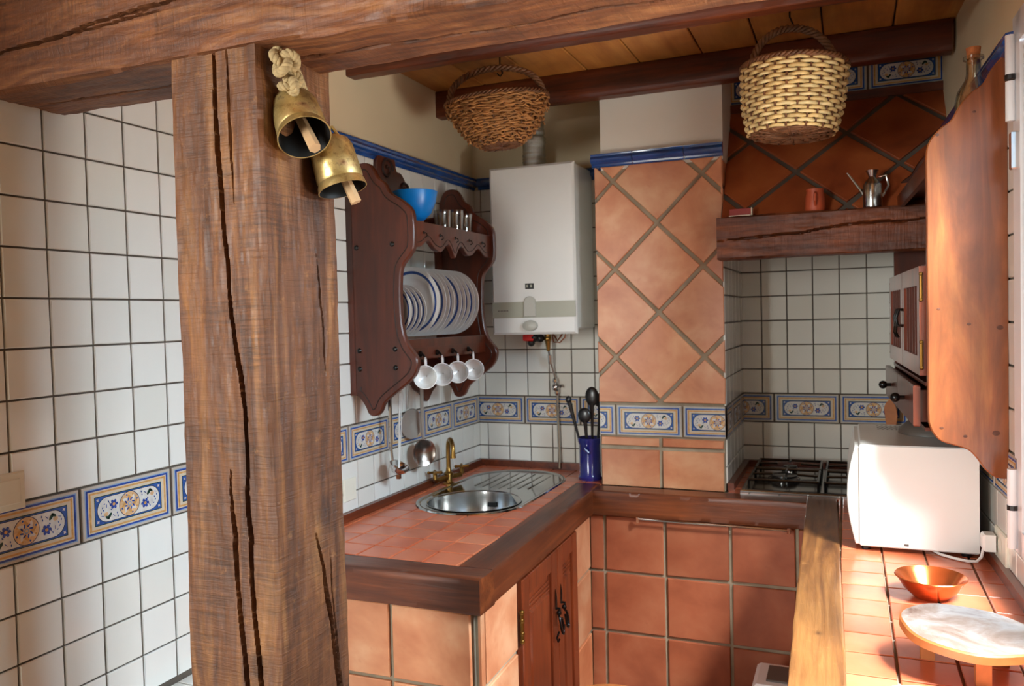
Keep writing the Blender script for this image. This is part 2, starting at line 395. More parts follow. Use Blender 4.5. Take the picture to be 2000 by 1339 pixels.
def clip(poly, a, b, c):   # keep a*x+b*y<=c
    out = []; n = len(poly)
    for i in range(n):
        p, q = poly[i], poly[(i + 1) % n]; dp = a * p[0] + b * p[1] - c; dq = a * q[0] + b * q[1] - c
        if dp <= 0: out.append(p)
        if (dp < 0 < dq) or (dq < 0 < dp):
            t = dp / (dp - dq); out.append((p[0] + (q[0] - p[0]) * t, p[1] + (q[1] - p[1]) * t))
    return out
def clip_poly(poly, region):
    n = len(region)
    for i in range(n):
        (x0, y0), (x1, y1) = region[i], region[(i + 1) % n]
        dx, dy = x1 - x0, y1 - y0; poly = clip(poly, dy, -dx, dy * x0 - dx * y0)
        if len(poly) < 3: return []
    return poly
def area2(p): return abs(sum(p[i][0] * p[(i + 1) % len(p)][1] - p[(i + 1) % len(p)][0] * p[i][1] for i in range(len(p)))) / 2
def rect(x0, y0, x1, y1): return [(x0, y0), (x1, y0), (x1, y1), (x0, y1)]
TILE = {}
COUNT = {}
def lay(parent, fr, cells, region, t, bev, mat, name='tile', jit=0.0, cut=None, wob=0.0, maxn=290):
    """cells: list of (cx, cy, polygon around 0,0). Full cells share a mesh, cut cells get their own."""
    rest = MB()
    for (cx, cy, poly) in cells:
        w = [(x + cx, y + cy) for x, y in poly]; cl = clip_poly(w, region)
        if cut: cl = cut(cl)
        if len(cl) < 3 or area2(cl) < 1.2e-4: continue
        pk = (parent.name, name); COUNT[pk] = COUNT.get(pk, 0) + 1
        if COUNT[pk] > maxn: rest.prism(cl, 0, t, bev=bev, fr=fr); continue
        ax = random.gauss(0, jit); ay = random.gauss(0, jit); dz = random.gauss(0, jit * 0.03)
        R = Matrix.Rotation(ax, 4, 'X') @ Matrix.Rotation(ay, 4, 'Y')
        if abs(area2(cl) - area2(poly)) < 1e-7 and not wob:
            key = (tuple(poly), t, mat)
            if key not in TILE: TILE[key] = mesh_of(MB().prism(list(poly), 0, t, bev=bev), name, mat)
            put(name, TILE[key], parent, fr.m(cx, cy, dz) @ R)
        else:
            c = (sum(p[0] for p in cl) / len(cl), sum(p[1] for p in cl) / len(cl))
            loc = [(p[0] - c[0] + random.uniform(-wob, wob), p[1] - c[1] + random.uniform(-wob, wob)) for p in cl]
            if bev > 0.3 * math.sqrt(area2(loc)): b2 = 0.0
            else: b2 = bev
            # drop near-duplicate points
            lc = [p for i, p in enumerate(loc) if (Vector(p) - Vector(loc[i - 1])).length > 0.004]
            if len(lc) < 3: continue
            put(name, mesh_of(MB().prism(lc, 0, t, bev=b2), name, mat), parent, fr.m(c[0], c[1], dz) @ R)
    if rest.v: stuff(part(name, rest, mat, parent))
def grid_cells(u0, v0, pu, pv, gap, region, wobble=False):
    xs = [p[0] for p in region]; ys = [p[1] for p in region]; out = []
    i0 = math.floor((min(xs) - u0) / pu); i1 = math.ceil((max(xs) - u0) / pu); j0 = math.floor((min(ys) - v0) / pv); j1 = math.ceil((max(ys) - v0) / pv)
    a = (pu - gap) / 2; b = (pv - gap) / 2
    for j in range(j0, j1):
        for i in range(i0, i1): out.append((u0 + (i + .5) * pu, v0 + (j + .5) * pv, tuple(rect(-a, -b, a, b))))
    return out
def diamond_cells(u0, v0, d, gap, region):
    xs = [p[0] for p in region]; ys = [p[1] for p in region]; out = []; h = d / 2 - gap * 0.707
    for i in range(-8, 9):
        for j in range(-8, 9):
            for (a, b) in ((0, 0), (.5, .5)):
                x = u0 + (i + a) * d; y = v0 + (j + b) * d
                if min(xs) - d < x < max(xs) + d and min(ys) - d < y < max(ys) + d: out.append((x, y, ((0, -h), (h, 0), (0, h), (-h, 0))))
    return out

# patterned border tile (flat print on the glazed slab)
def border_mesh(W=0.266, H=0.124):
    mb = MB(); mb.prism(rect(-W / 2, -H / 2, W / 2, H / 2), 0, 0.009, bev=0.0015, mi=0)
    z = [0.009]
    def L(): z[0] += 0.00012; return z[0]
    def R(a, b, mi): mb.flat([(x / 1000, y / 1000) for x, y in rect(-a, -b, a, b)], L(), mi)
    def C(cx, cy, r, mi, n=18, sx=1.0, ph=0.0): mb.flat([((cx + r * sx * math.cos(2 * PI * k / n + ph)) / 1000, (cy + r * math.sin(2 * PI * k / n + ph)) / 1000) for k in range(n)], L(), mi)
    def E(cx, cy, a, b, rot, mi, n=10):
        mb.flat([((cx + a * math.cos(2 * PI * k / n) * math.cos(rot) - b * math.sin(2 * PI * k / n) * math.sin(rot)) / 1000,
                  (cy + a * math.cos(2 * PI * k / n) * math.sin(rot) + b * math.sin(2 * PI * k / n) * math.cos(rot)) / 1000) for k in range(n)], z[0], mi)
    R(126, 56, 2); R(123, 53.5, 1); R(118, 49, 3); R(115, 46, 4); R(110.5, 42.5, 8); R(109, 41, 3); R(101, 35, 6); R(99, 33, 9)
    def stad(hl, r, mi):
        n = 12; p = [((hl - r) + r * math.cos(-PI / 2 + PI * k / n), r * math.sin(-PI / 2 + PI * k / n)) for k in range(n + 1)]
        p += [(-x, -y) for x, y in p]; mb.flat([(x / 1000, y / 1000) for x, y in p], L(), mi)
    stad(95, 31, 5); stad(93, 29.5, 7)
    L()
    for sx in (-1, 1):
        for sy in (-1, 1): E(92 * sx, 26 * sy, 4, 1.6, 0.6 * sx * sy, 7); E(92 * sx, 26 * sy, 1.6, 4, 0.6 * sx * sy, 7)
    C(0, 0, 31, 5, 24); C(0, 0, 29.5, 8, 24); L()
    for k in range(8):
        a = k * PI / 4; E(16 * math.cos(a), 16 * math.sin(a), 10, 3.6, a + 0.7, 7 if k % 2 else 4)
    L()
    for k in range(8):
        a = k * PI / 4 + 0.35; E(12 * math.cos(a), 12 * math.sin(a), 5, 2, a - 0.5, 1); E(24 * math.cos(a), 24 * math.sin(a), 2.4, 2.4, 0, 4 if k % 2 else 9)
    C(0, 0, 6, 2); C(0, 0, 3.5, 8); L()
    for s in (-1, 1):
        for k in range(6):
            a = k * PI / 3; E(s * 47 + 7.5 * math.cos(a), -s * 9 + 7.5 * math.sin(a), 4.8, 3.6, a, 1)
        E(s * 60, s * 17, 9, 3.6, 0.9, 6); E(s * 66, s * 20, 7, 3.2, -0.6, 6); E(s * 70, s * 11, 6.5, 5, 0.2, 8)
    L()
    for s in (-1, 1):
        C(s * 47, -s * 9, 4, 4, 10)
        for (dx, dy) in ((80, -6), (74, -14), (38, 14), (84, 6), (62, -18), (55, 3), (36, 22), (77, 1)): E(s * dx, s * dy, 2.6, 1.4, dx * 1.7, 9)
        for (dx, dy) in ((68, -8), (48, 18), (80, 14), (58, -12)): E(s * dx, s * dy, 5, 0.8, dx * 0.9, 1)
    return mesh_of(mb, 'border_tile', TM)
BORDER = border_mesh()
BP, BW, BH = 0.2737, 0.266, 0.124
def border_row(parent, fr, vc, u0, u1, joint, clipto=None):
    """border tiles along u between u0 and u1, joints at joint + k*BP"""
    k0 = math.floor((u0 - joint) / BP); k1 = math.ceil((u1 - joint) / BP)
    for k in range(k0, k1):
        a = joint + k * BP; lo = max(a, u0); hi = min(a + BP, u1)
        if hi - lo < 0.012: continue
        if hi - lo > BP - 1e-4: put('border_tile', BORDER, parent, fr.m(a + BP / 2, vc)); continue
        # cut tile: bisect the shared mesh
        bm = bmesh.new(); bm.from_mesh(BORDER)
        for (lim, sgn) in ((lo - (a + BP / 2) + (0.003 if lo > a + 1e-6 else -1), -1), (hi - (a + BP / 2) - (0.003 if hi < a + BP - 1e-6 else -1), 1)):
            if abs(lim) < BW / 2:
                bmesh.ops.bisect_plane(bm, geom=bm.verts[:] + bm.edges[:] + bm.faces[:], plane_co=(lim, 0, 0), plane_no=(sgn, 0, 0), clear_outer=True)
        me = bpy.data.meshes.new('border_tile'); bm.to_mesh(me); bm.free()
        for m in TM: me.materials.append(M[m])
        put('border_tile', me, parent, fr.m(a + BP / 2, vc))
def cornice(parent, fr, v0, u0, u1, joint, pitch=0.206):
    prof = [(0, 0), (0.008, 0.0), (0.012, 0.005), (0.012, 0.012), (0.022, 0.016), (0.03, 0.022), (0.033, 0.03), (0.03, 0.038), (0.024, 0.042), (0.026, 0.047), (0.026, 0.052), (0.0, 0.056)]
    k0 = math.floor((u0 - joint) / pitch); k1 = math.ceil((u1 - joint) / pitch)
    for k in range(k0, k1):
        a = max(joint + k * pitch, u0) + 0.001; b = min(joint + (k + 1) * pitch, u1) - 0.001
        if b - a < 0.01: continue
        vs = []; n = len(prof)
        for u in (a, b):
            for (d, h) in prof: vs.append(fr.p(u, v0 + h, d))
        fs = [(i, i + 1, n + i + 1, n + i) for i in range(n - 1)] + [(n - 1, 0, n, 2 * n - 1), tuple(range(n - 1, -1, -1)), tuple(range(n, 2 * n))]
        part('blue_trim_tile', MB().add(vs, fs), 'blue_glaze', parent, smooth=True)

# displaced timber: local x along, y/z across
def vnoise(u, v, seed):
    rs = np.random.RandomState(seed); g = rs.rand(64, 64)
    def at(i, j): return g[i % 64, j % 64]
    iu = np.floor(u).astype(int); iv = np.floor(v).astype(int); fu = u - iu; fv = v - iv
    fu = fu * fu * (3 - 2 * fu); fv = fv * fv * (3 - 2 * fv)
    return (at(iu, iv) * (1 - fu) + at(iu + 1, iv) * fu) * (1 - fv) + (at(iu, iv + 1) * (1 - fu) + at(iu + 1, iv + 1) * fu) * fv - .5
def timber(name, L, w, h, mat, parent, M4, seed=1, nl=60, nf=(6, 6, 6, 6), cracks=(), amp=0.003, cham=0.006, edge=0.0, taper=None):
    """faces: 0 = -z, 1 = +y, 2 = +z, 3 = -y; cracks: (face, [(x, across in m from the face's middle)...], half width, depth)"""
    xs = np.linspace(0, L, nl); corners = [(-w / 2, -h / 2), (w / 2, -h / 2), (w / 2, h / 2), (-w / 2, h / 2)]
    nrm = [(0, -1), (1, 0), (0, 1), (-1, 0)]; P = []; Nn = []; Fc = []; Ac = []
    for f in range(4):
        c0 = np.array(corners[f]); c1 = np.array(corners[(f + 1) % 4]); ln = np.linalg.norm(c1 - c0); d = (c1 - c0) / ln
        ts = np.linspace(0, 1, nf[f]); 
        for k, t in enumerate(ts):
            e = min(max(t * ln, cham), ln - cham)
            if k == 0: e = cham
            if k == len(ts) - 1: e = ln - cham
            P.append(c0 + d * e); Nn.append(nrm[f]); Fc.append(f)
            a = e - ln / 2; Ac.append(a if f in (0, 1) else -a)   # across coordinate = +y for z faces, +z for y faces
    P = np.array(P); Nn = np.array(Nn, float); Fc = np.array(Fc); Ac = np.array(Ac); K = len(P)
    X = np.repeat(xs[:, None], K, 1); A = np.repeat(Ac[None], nl, 0); Fm = np.repeat(Fc[None], nl, 0)
    D = amp * (vnoise(X * 7 + 3, A * 9 + Fm * 7.3, seed) * 1.2 + vnoise(X * 16, A * 60 + Fm * 5.1, seed + 1) * 0.6 + vnoise(X * 40, A * 150 + Fm * 3.7, seed + 2) * 0.3) * 2
    for (f, path, hw, dep) in cracks:
        px = np.array([p[0] for p in path]); pa = np.array([p[1] for p in path])
        o = np.argsort(px); px = px[o]; pa = pa[o]
        c = np.interp(X, px, pa) + 0.006 * vnoise(X * 14, X * 0 + f, seed + 5) + 0.0012 * vnoise(X * 60, X * 0 + f, seed + 6)
        tapr = np.clip((X - px[0]) / 0.12, 0, 1) * np.clip((px[-1] - X) / 0.12, 0, 1)
        wd = hw * (0.35 + 0.65 * tapr) * (0.75 + 0.9 * (vnoise(X * 9, X * 0 + 2, seed + 8) + .5))
        q = np.clip(1 - np.abs(A - c) / wd, 0, 1)
        D -= np.where(Fm == f, dep * np.minimum(1, q * 2.2) * np.minimum(1, tapr * 1.5 + (tapr > 0) * .2), 0)
    V = np.zeros((nl, K, 3)); V[..., 0] = X
    V[..., 1] = P[None, :, 0] + Nn[None, :, 0] * D; V[..., 2] = P[None, :, 1] + Nn[None, :, 1] * D
    if edge:
        E1 = edge * vnoise(X * 6, X * 0 + 9, seed + 11)
        V[..., 1] *= (1 + E1 / w); V[..., 2] *= (1 + E1 / h)
    if taper:
        V[..., 1:] *= np.interp(X, [0, L], taper)[..., None]
    V = V.reshape(-1, 3)
    i = np.arange(nl - 1)[:, None] * K; j = np.arange(K)[None]; j2 = (j + 1) % K
    F = np.stack([i + j, i + j2, i + K + j2, i + K + j], -1).reshape(-1, 4)[:, ::-1]
    vs = np.vstack([V, [[0, 0, 0], [L, 0, 0]]]); cs = len(V)
    caps = [(cs, int(a), int((a + 1) % K)) for a in range(K)] + [(cs + 1, int((nl - 1) * K + (a + 1) % K), int((nl - 1) * K + a)) for a in range(K)]
    me = bpy.data.meshes.new(name)
    nF = len(F); me.vertices.add(len(vs)); me.vertices.foreach_set('co', vs.astype(np.float32).ravel())
    loops = np.concatenate([F.ravel(), np.array(caps)[:, ::-1].ravel()]).astype(np.int32)
    me.loops.add(len(loops)); me.loops.foreach_set('vertex_index', loops)
    st = np.concatenate([np.arange(nF) * 4, nF * 4 + np.arange(len(caps)) * 3]).astype(np.int32)
    me.polygons.add(len(st)); me.polygons.foreach_set('loop_start', st)
    me.update(calc_edges=True); me.validate()
    me.polygons.foreach_set('use_smooth', [True] * len(me.polygons)); me.set_sharp_from_angle(angle=math.radians(50))
    me.materials.append(M[mat])
    return put(name, me, parent, M4)
def axes(o, x, y, z): return Frame(o, x, y, z).M

# ================================================================== SETTING
ZB, ZT = 1.105, 1.235          # border course
W = 0.1095                     # white tile pitch
ZBLUE = 2.214
CEIL = 2.60; YR = -5.0; XR = 2.045
floor = structure(part('floor', MB().box(-2.7, 2.3, YR - 0.1, 0.4, -0.1, -0.012), 'grout_grey'))
part('far_floor', MB().box(-2.6, 0, YR, -3.7, -0.012, 0), 'floor', floor)
lay(floor, Frame((0, 0, -0.012), (1, 0, 0), (0, 1, 0)), grid_cells(0, 0, 0.31, 0.31, 0.012, rect(0, YR, XR, 0.2)), rect(0, YR, XR, 0.2), 0.012, 0.002, 'floor')

# left wall
wl = structure(part('wall_left', MB().box(-0.12, 0.0, -3.75, 0.4, 0, CEIL + 0.06), 'plaster'))
XL2 = -2.6        # the dining side of the room opens to the left behind the viewer
structure(part('wall_left', MB().box(XL2 - .12, XL2, YR - 0.1, -3.63, 0, CEIL + 0.06), 'plaster_white'))
structure(part('wall_back', MB().box(XL2, -0.12, -3.75, -3.63, 0, CEIL + 0.06), 'plaster_white'))
part('grout_bed', MB().box(0.0, 0.004, -3.6, 0, 0.0, ZBLUE), 'grout_dark', wl)
FL = Frame((0.003, 0, 0), (0, 1, 0), (0, 0, 1))
y4 = -1.9416
for reg in (rect(-2.62, ZT + 0.001, -0.001, ZBLUE), rect(-2.62, 0.68, -1.58, ZB - 0.001), rect(-1.58, 0.93, -0.001, ZB - 0.001)):
    lay(wl, FL, grid_cells(y4, ZT if reg[0][1] > 1.2 else ZB, 0.1095, W, 0.0045, reg), reg, 0.007, 0.0022, 'tile_white', jit=0.006)
rest = MB()
for reg in (rect(-3.6, ZT + 0.001, -2.62, ZBLUE), rect(-3.6, 0.02, -2.62, ZB - 0.001), rect(-2.62, 0.02, -1.62, 0.66)):
    for (cx, cy, p) in grid_cells(y4, ZT if reg[0][1] > 1.2 else ZB, 0.1095, W, 0.0045, reg):
        c = clip_poly([(x + cx, y + cy) for x, y in p], reg)
        if len(c) > 2 and area2(c) > 1e-4: rest.prism(c, 0, 0.007, bev=0.0022, fr=FL)
stuff(part('tile', rest, 'tile_white', wl))
border_row(wl, FL, (ZB + ZT) / 2, -3.3, -0.002, y4 - BP)
cornice(wl, FL, ZBLUE, -3.5, -0.002, -0.083)

# back wall (behind the boiler) and the recess of the hob
XP0, XP1, YP = 0.695, 1.212, -0.30
wb = structure(part('wall_back', MB().box(-0.12, XP1 - 0.02, 0.0, 0.12, 0, CEIL + 0.06), 'plaster'))
part('grout_bed', MB().box(0.0, XP0, -0.004, 0.0, 0.88, ZBLUE), 'grout_dark', wb)
FB = Frame((0, -0.003, 0), (1, 0, 0), (0, 0, 1))
for reg, off, z0 in ((rect(0.011, ZT + .001, XP0, ZBLUE), 0.0442, ZT), (rect(0.011, 0.93, XP0, ZB - .001), 0.0532, ZB)):
    lay(wb, FB, grid_cells(off, z0, W, W, 0.0045, reg), reg, 0.007, 0.0022, 'tile_white', jit=0.006)
border_row(wb, FB, (ZB + ZT) / 2, 0.011, XP0, 0.2465)
cornice(wb, FB, ZBLUE, 0.034, XP0, -0.05)

YN = 0.286
wn = structure(part('wall_niche', MB().box(XP1 - 0.02, 2.2, YN, YN + 0.12, 0, CEIL + 0.06), 'plaster'))
part('grout_bed', MB().box(XP1 - 0.02, 2.06, YN - 0.004, YN, 0.88, 2.3), 'grout_dark', wn)
FN = Frame((0, YN - 0.003, 0), (1, 0, 0), (0, 0, 1))
XN0 = 1.196
for reg, z0 in ((rect(XN0 + .004, ZT + .001, 2.03, 2.12), ZT), (rect(XN0 + .004, 0.93, 2.03, ZB - .001), ZB)):
    lay(wn, FN, grid_cells(1.2944, z0, W, W, 0.0045, reg), reg, 0.007, 0.0022, 'tile_white', jit=0.006)
border_row(wn, FN, (ZB + ZT) / 2, XN0 + .004, 2.03, 1.3443)

# right wall, slightly out of square, with the casement window
ang = 0.040
RW = Matrix.Translation((2.042, -1.1, 0)) @ Matrix.Rotation(ang, 4, 'Z')   # local x=0 is the wall face, local y along the wall
WY0, WY1, WZ0, WZ1 = -1.40, -0.17, 1.02, 2.27     # window opening (local y, z)
mb = MB()
mb.box(0, 0.14, -4.0, WY0, 0, CEIL + .06); mb.box(0, 0.14, WY1, 1.5, 0, CEIL + .06)
mb.box(0, 0.14, WY0, WY1, 0, WZ0); mb.box(0, 0.14, WY0, WY1, WZ1, CEIL + .06)
wr = structure(part('wall_right', mb, 'plaster', None, origin=RW))
def RP(x, y, z): return RW @ Vector((x, y, z))
FR = Frame(RP(-0.003, 0, 0), RW.to_3x3() @ Vector((0, -1, 0)), (0, 0, 1))     # u runs towards the camera
gb = MB(); gb.box(-0.004, 0, WY1, 1.36, 0.88, ZBLUE); gb.box(-0.004, 0, -2.6, WY1, 0.88, WZ0)
part('grout_bed', gb, 'grout_dark', wr, origin=RW)
for reg, z0 in ((rect(-1.30, ZT + .001, -WY1, ZBLUE), ZT), (rect(-1.36, 0.93, 1.9, ZB - .001), ZB)):
    def cutw(c, z0=z0):
        if z0 == ZT: return c
        hi = [p for p in c if p[1] > WZ0]
        return clip(c, 0, 1, WZ0) if (len(c) > 2 and max(p[0] for p in c) > -WY1 + .001) else c
    lay(wr, FR, grid_cells(0.14, z0, W, W, 0.0045, reg), reg, 0.007, 0.0022, 'tile_white', jit=0.006, cut=cutw)
border_row(wr, FR, (ZB + ZT) / 2, -1.36, -WY1 - 0.001, -WY1 - 0.001 - 5 * BP)
cornice(wr, FR, ZBLUE, -1.3, -WY1 - .02, -WY1 - .02 - 8 * .206)

win = structure(put('window_1', mesh_of(MB().box(-0.012, 0.05, WY0 - .03, WY0 + .04, WZ0 - .02, WZ1 + .03).box(-0.012, 0.05, WY1 - .04, WY1 + .03, WZ0 - .02, WZ1 + .03)
      .box(-0.012, 0.05, WY0, WY1, WZ0 - .02, WZ0 + .04).box(-0.012, 0.05, WY0, WY1, WZ1 - .04, WZ1 + .03), 'window_1', 'pvc'), None, RW))
ym = (WY0 + WY1) / 2
for (a, b) in ((WY0 + .045, ym - .002), (ym + .002, WY1 - .045)):
    s = MB(); z0, z1 = WZ0 + .045, WZ1 - .045
    for q in ((a, a + .055, z0, z1), (b - .055, b, z0, z1), (a + .055, b - .055, z0, z0 + .055), (a + .055, b - .055, z1 - .055, z1)): s.box(-0.005, 0.045, q[0], q[1], q[2], q[3])
    sash = part('sash', s, 'pvc', win, origin=RW)
    part('pane', MB().box(0.018, 0.024, a + .055, b - .055, z0 + .055, z1 - .055), 'pane', sash, origin=RW)
for zc in (2.21, 2.10, 1.16, 1.06):
    h = MB(); h.tube([(-0.022, WY1 + .008, zc - .05), (-0.022, WY1 + .008, zc + .045)], 0.011, 10)
    part('hinge', h, 'pvc', win, smooth=True, origin=RW)
for zc in (2.155, 1.11):
    part('hinge_pin', MB().tube([(-0.022, WY1 + .008, zc - .006), (-0.022, WY1 + .008, zc + .006)], 0.0125, 10), 'black', win, origin=RW)
part('latch', MB().box(-0.028, -0.012, WY1 - .03, WY1 - .005, 1.93, 2.02, bev=.003), 'chrome', win, origin=RW)

# wall behind the camera with its window
mb = MB(); a0, a1, z0, z1 = -1.65, 0.35, 0.85, 2.4
mb.box(-2.7, a0, YR - .12, YR, 0, CEIL + .06).box(a1, 2.4, YR - .12, YR, 0, CEIL + .06).box(a0, a1, YR - .12, YR, 0, z0).box(a0, a1, YR - .12, YR, z1, CEIL + .06)
structure(part('wall_front', mb, 'plaster_white'))
s = MB()
for q in ((a0, a0 + .06, z0, z1), (a1 - .06, a1, z0, z1), (a0, a1, z0, z0 + .06), (a0, a1, z1 - .06, z1), ((a0 + a1) / 2 - .04, (a0 + a1) / 2 + .04, z0, z1)):
    s.box(q[0], q[1], YR - .08, YR - .03, q[2], q[3])
win2 = structure(part('window_2', s, 'pvc'))
part('pane', MB().box(a0 + .05, (a0 + a1) / 2, YR - .06, YR - .055, z0, z1), 'pane', win2)
part('pane', MB().box((a0 + a1) / 2, a1 - .05, YR - .06, YR - .055, z0, z1), 'pane', win2)

# ceiling: planks on a deck, joists below
ce = structure(part('ceiling', MB().box(-2.7, 2.4, YR - .1, 0.4, CEIL + 0.012, CEIL + 0.08), 'rack_groove'))
pj = [-2.6, -2.37, -2.14, -1.91, -1.68, -1.45, -1.22, -0.99, -0.76, -0.53, -0.28, -0.005, 0.235, 0.465, 0.69, 0.905, 1.15, 1.355, 1.585, 1.815, 2.04]
for a, b in zip(pj[:-1], pj[1:]):
    for (ya, yb) in ((-1.02, 0.28), (-2.42, -1.024), (-3.9, -2.424), (YR, -3.904)):
        L = (yb - ya) / 2; m_ = MB().prism(rect(-(b - a) / 2 + .003, -L, (b - a) / 2 - .003, L), 0, 0.014, bev=0.003)
        put('plank', mesh_of(m_, 'plank', 'plank'), ce, Matrix.Translation(((a + b) / 2, (ya + yb) / 2, CEIL + .013)) @ Matrix.Rotation(PI, 4, 'Y'))

# small white tiled ledge at the foot of the left wall
lg = thing('tiled_ledge', (0.03, -2.1, 0.6), 'white tiled ledge running along the foot of the left wall beside the post', 'ledge')
part('body', MB().box(0.008, 0.10, -2.62, -1.64, 0.3, 0.655), 'grout_grey', lg)
FLd = Frame((0.008, 0, 0.655), (1, 0, 0), (0, 1, 0)); FLf = Frame((0.10, 0, 0), (0, 1, 0), (0, 0, 1))
lay(lg, FLd, [(0.05, y4 + (i + .5) * W, tuple(rect(-.05, -.0525, .05, .0525))) for i in range(-6, 3)], rect(0, -2.62, .2, -1.64), .008, .002, 'tile_white')
lay(lg, FLf, grid_cells(y4, 0.655 - W, W, W, .0045, rect(-2.62, .32, -1.64, .655)), rect(-2.62, .32, -1.64, .655), .007, .002, 'tile_white')

# ================================================================== POST, HEADER, JOISTS
post = timber('wooden_post', 2.13, 0.205, 0.215, 'beam', None, axes((0.607, -2.285, 0), (0, 0, 1), (1, 0, 0), (0, 1, 0)), seed=4, nl=760, nf=(130, 110, 6, 6),
    cracks=((0, [(2.15, -0.004), (1.961, 0.004), (1.803, 0.013), (1.674, 0.018), (1.543, 0.034), (1.451, 0.044), (1.264, 0.046), (1.124, 0.05), (0.948, 0.06), (0.5, 0.07)], 0.0034, 0.03),
            (0, [(1.34, 0.006), (1.19, 0.012), (1.03, 0.025), (0.94, 0.03), (0.7, 0.035)], 0.0035, 0.02),
            (0, [(2.13, 0.028), (1.95, 0.034), (1.82, 0.038)], 0.0022, 0.008),
            (1, [(1.2, 0.01), (1.12, 0.03), (1.04, 0.045), (0.87, 0.068), (0.6, 0.08)], 0.004, 0.022),
            (1, [(1.75, 0.03), (1.62, 0.05), (1.5, 0.055)], 0.002, 0.008),
            (1, [(1.16, 0.05), (1.0, 0.062), (0.8, 0.085)], 0.002, 0.008)),
    amp=0.0022, cham=0.006, edge=0.005, taper=(1.05, 1.0))
tag(post, 'rough brown wooden post with long drying cracks, standing in front of the kitchen', 'post')
hdr = timber('header_beam', 2.05, 0.19, 0.28, 'header', None, axes((0.0, -2.30, 2.232), (1, 0, 0), (0, 1, 0), (0, 0, 1)), seed=9, nl=560, nf=(40, 6, 6, 110),
    cracks=((3, [(0.0, -0.06), (0.27, -0.05), (0.335, -0.04), (0.53, -0.025), (0.75, -0.02)], 0.0026, 0.02),
            (3, [(0.19, -0.052), (0.3, -0.053), (0.4, -0.045), (0.5, -0.04)], 0.002, 0.012),
            (0, [(0.02, 0.0), (0.4, 0.02), (0.7, 0.0), (1.1, 0.02), (1.6, 0.0)], 0.003, 0.012)),
    amp=0.003, cham=0.007, edge=0.006)
tag(hdr, 'large rough header beam with a long crack, crossing the top over the post', 'beam')
for (yc, xa, xb, lab) in ((-0.33, 0.0, 2.0, 'dark ceiling joist above the baskets, against the top of the chimney breast'), (-1.02, 0.0, 2.03, 'reddish ceiling joist seen just behind the big header beam')):
    j = timber('ceiling_joist', xb - xa, 0.062, 0.112, 'joist', None, axes((xa, yc, CEIL - 0.058), (1, 0, 0), (0, 1, 0), (0, 0, 1)), seed=int(abs(yc) * 40), nl=60, amp=0.0012, cham=0.004)
    tag(j, lab, 'beam')

# ================================================================== CHIMNEY BREAST
pil = thing('chimney_breast', (0.95, -0.15, 0.9), 'tall chimney breast faced with diagonal terracotta tiles between boiler and hob', 'chimney')
part('body', MB().box(XP0 + .006, XP1 - .008, YP + .008, YN, 0.9, 2.2), 'grout_grey', pil)
part('plaster_top', MB().box(XP0 + .028, XP1 + .002, YP + .003, YN, 2.2, CEIL), 'plaster_white', pil)
FP = Frame((0, YP + .006, 0), (1, 0, 0), (0, 0, 1))
reg = rect(XP0 + .002, ZT + .012, XP1 - .002, 2.212)
lay(pil, FP, diamond_cells(0.953, 1.612 + .17975, 0.3595, 0.0155, reg), reg, 0.010, 0.0025, 'terracotta', jit=0.004, wob=0.0015)
reg = rect(XP0 + .002, 0.9, XP1 - .002, ZB - .004)
lay(pil, FP, grid_cells(0.952 - .257 * 3, 1.06 - .257 * 2, .257, .257, .016, reg), reg, 0.010, 0.0025, 'terracotta', jit=0.004, wob=0.0015)
border_row(pil, FP, (ZB + ZT) / 2 + .002, XP0 + .002, XP1 - .002, 0.7671)
cornice(pil, FP, 2.212, XP0 - .01, XP1 + .004, 0.86 - .206)
FPs = Frame((XP1 - .008, 0, 0), (0, 1, 0), (0, 0, 1))      # right side: white tiles in the recess, clay above the shelf
part('grout_bed', MB().box(XP1 - .008, XP1 - .006, YP + .012, YN, 0.9, 1.95), 'grout_dark', pil)
for reg, z0 in ((rect(YP + .012, ZT + .001, YN - .01, 1.95), ZT), (rect(YP + .012, 0.93, YN - .01, ZB - .001), ZB)):
    lay(pil, FPs, grid_cells(YN - .02 - W * 6, z0, W, W, 0.0045, reg), reg, 0.007, 0.0022, 'tile_white', name='white_tile', jit=0.004)
border_row(pil, FPs, (ZB + ZT) / 2, YP + .012, YN - .01, -.12)
reg = rect(YP + .004, 1.965, YN - .01, 2.2)
lay(pil, FPs, grid_cells(YP - .05, 1.84, .257, .257, .013, reg), reg, 0.008, 0.0025, 'terracotta', jit=.003)
# left side of the breast, tiled white
part('grout_bed', MB().box(XP0 + .002, XP0 + .006, YP + .012, -0.01, 0.9, 2.2), 'grout_dark', pil)
FPl = Frame((XP0 + .003, 0, 0), (0, -1, 0), (0, 0, 1))
reg = rect(0.012, 0.93, -YP - .012, 2.2)
lay(pil, FPl, grid_cells(0.01, ZB, W, W, .0045, reg), reg, .004, .0015, 'tile_white', name='white_tile')

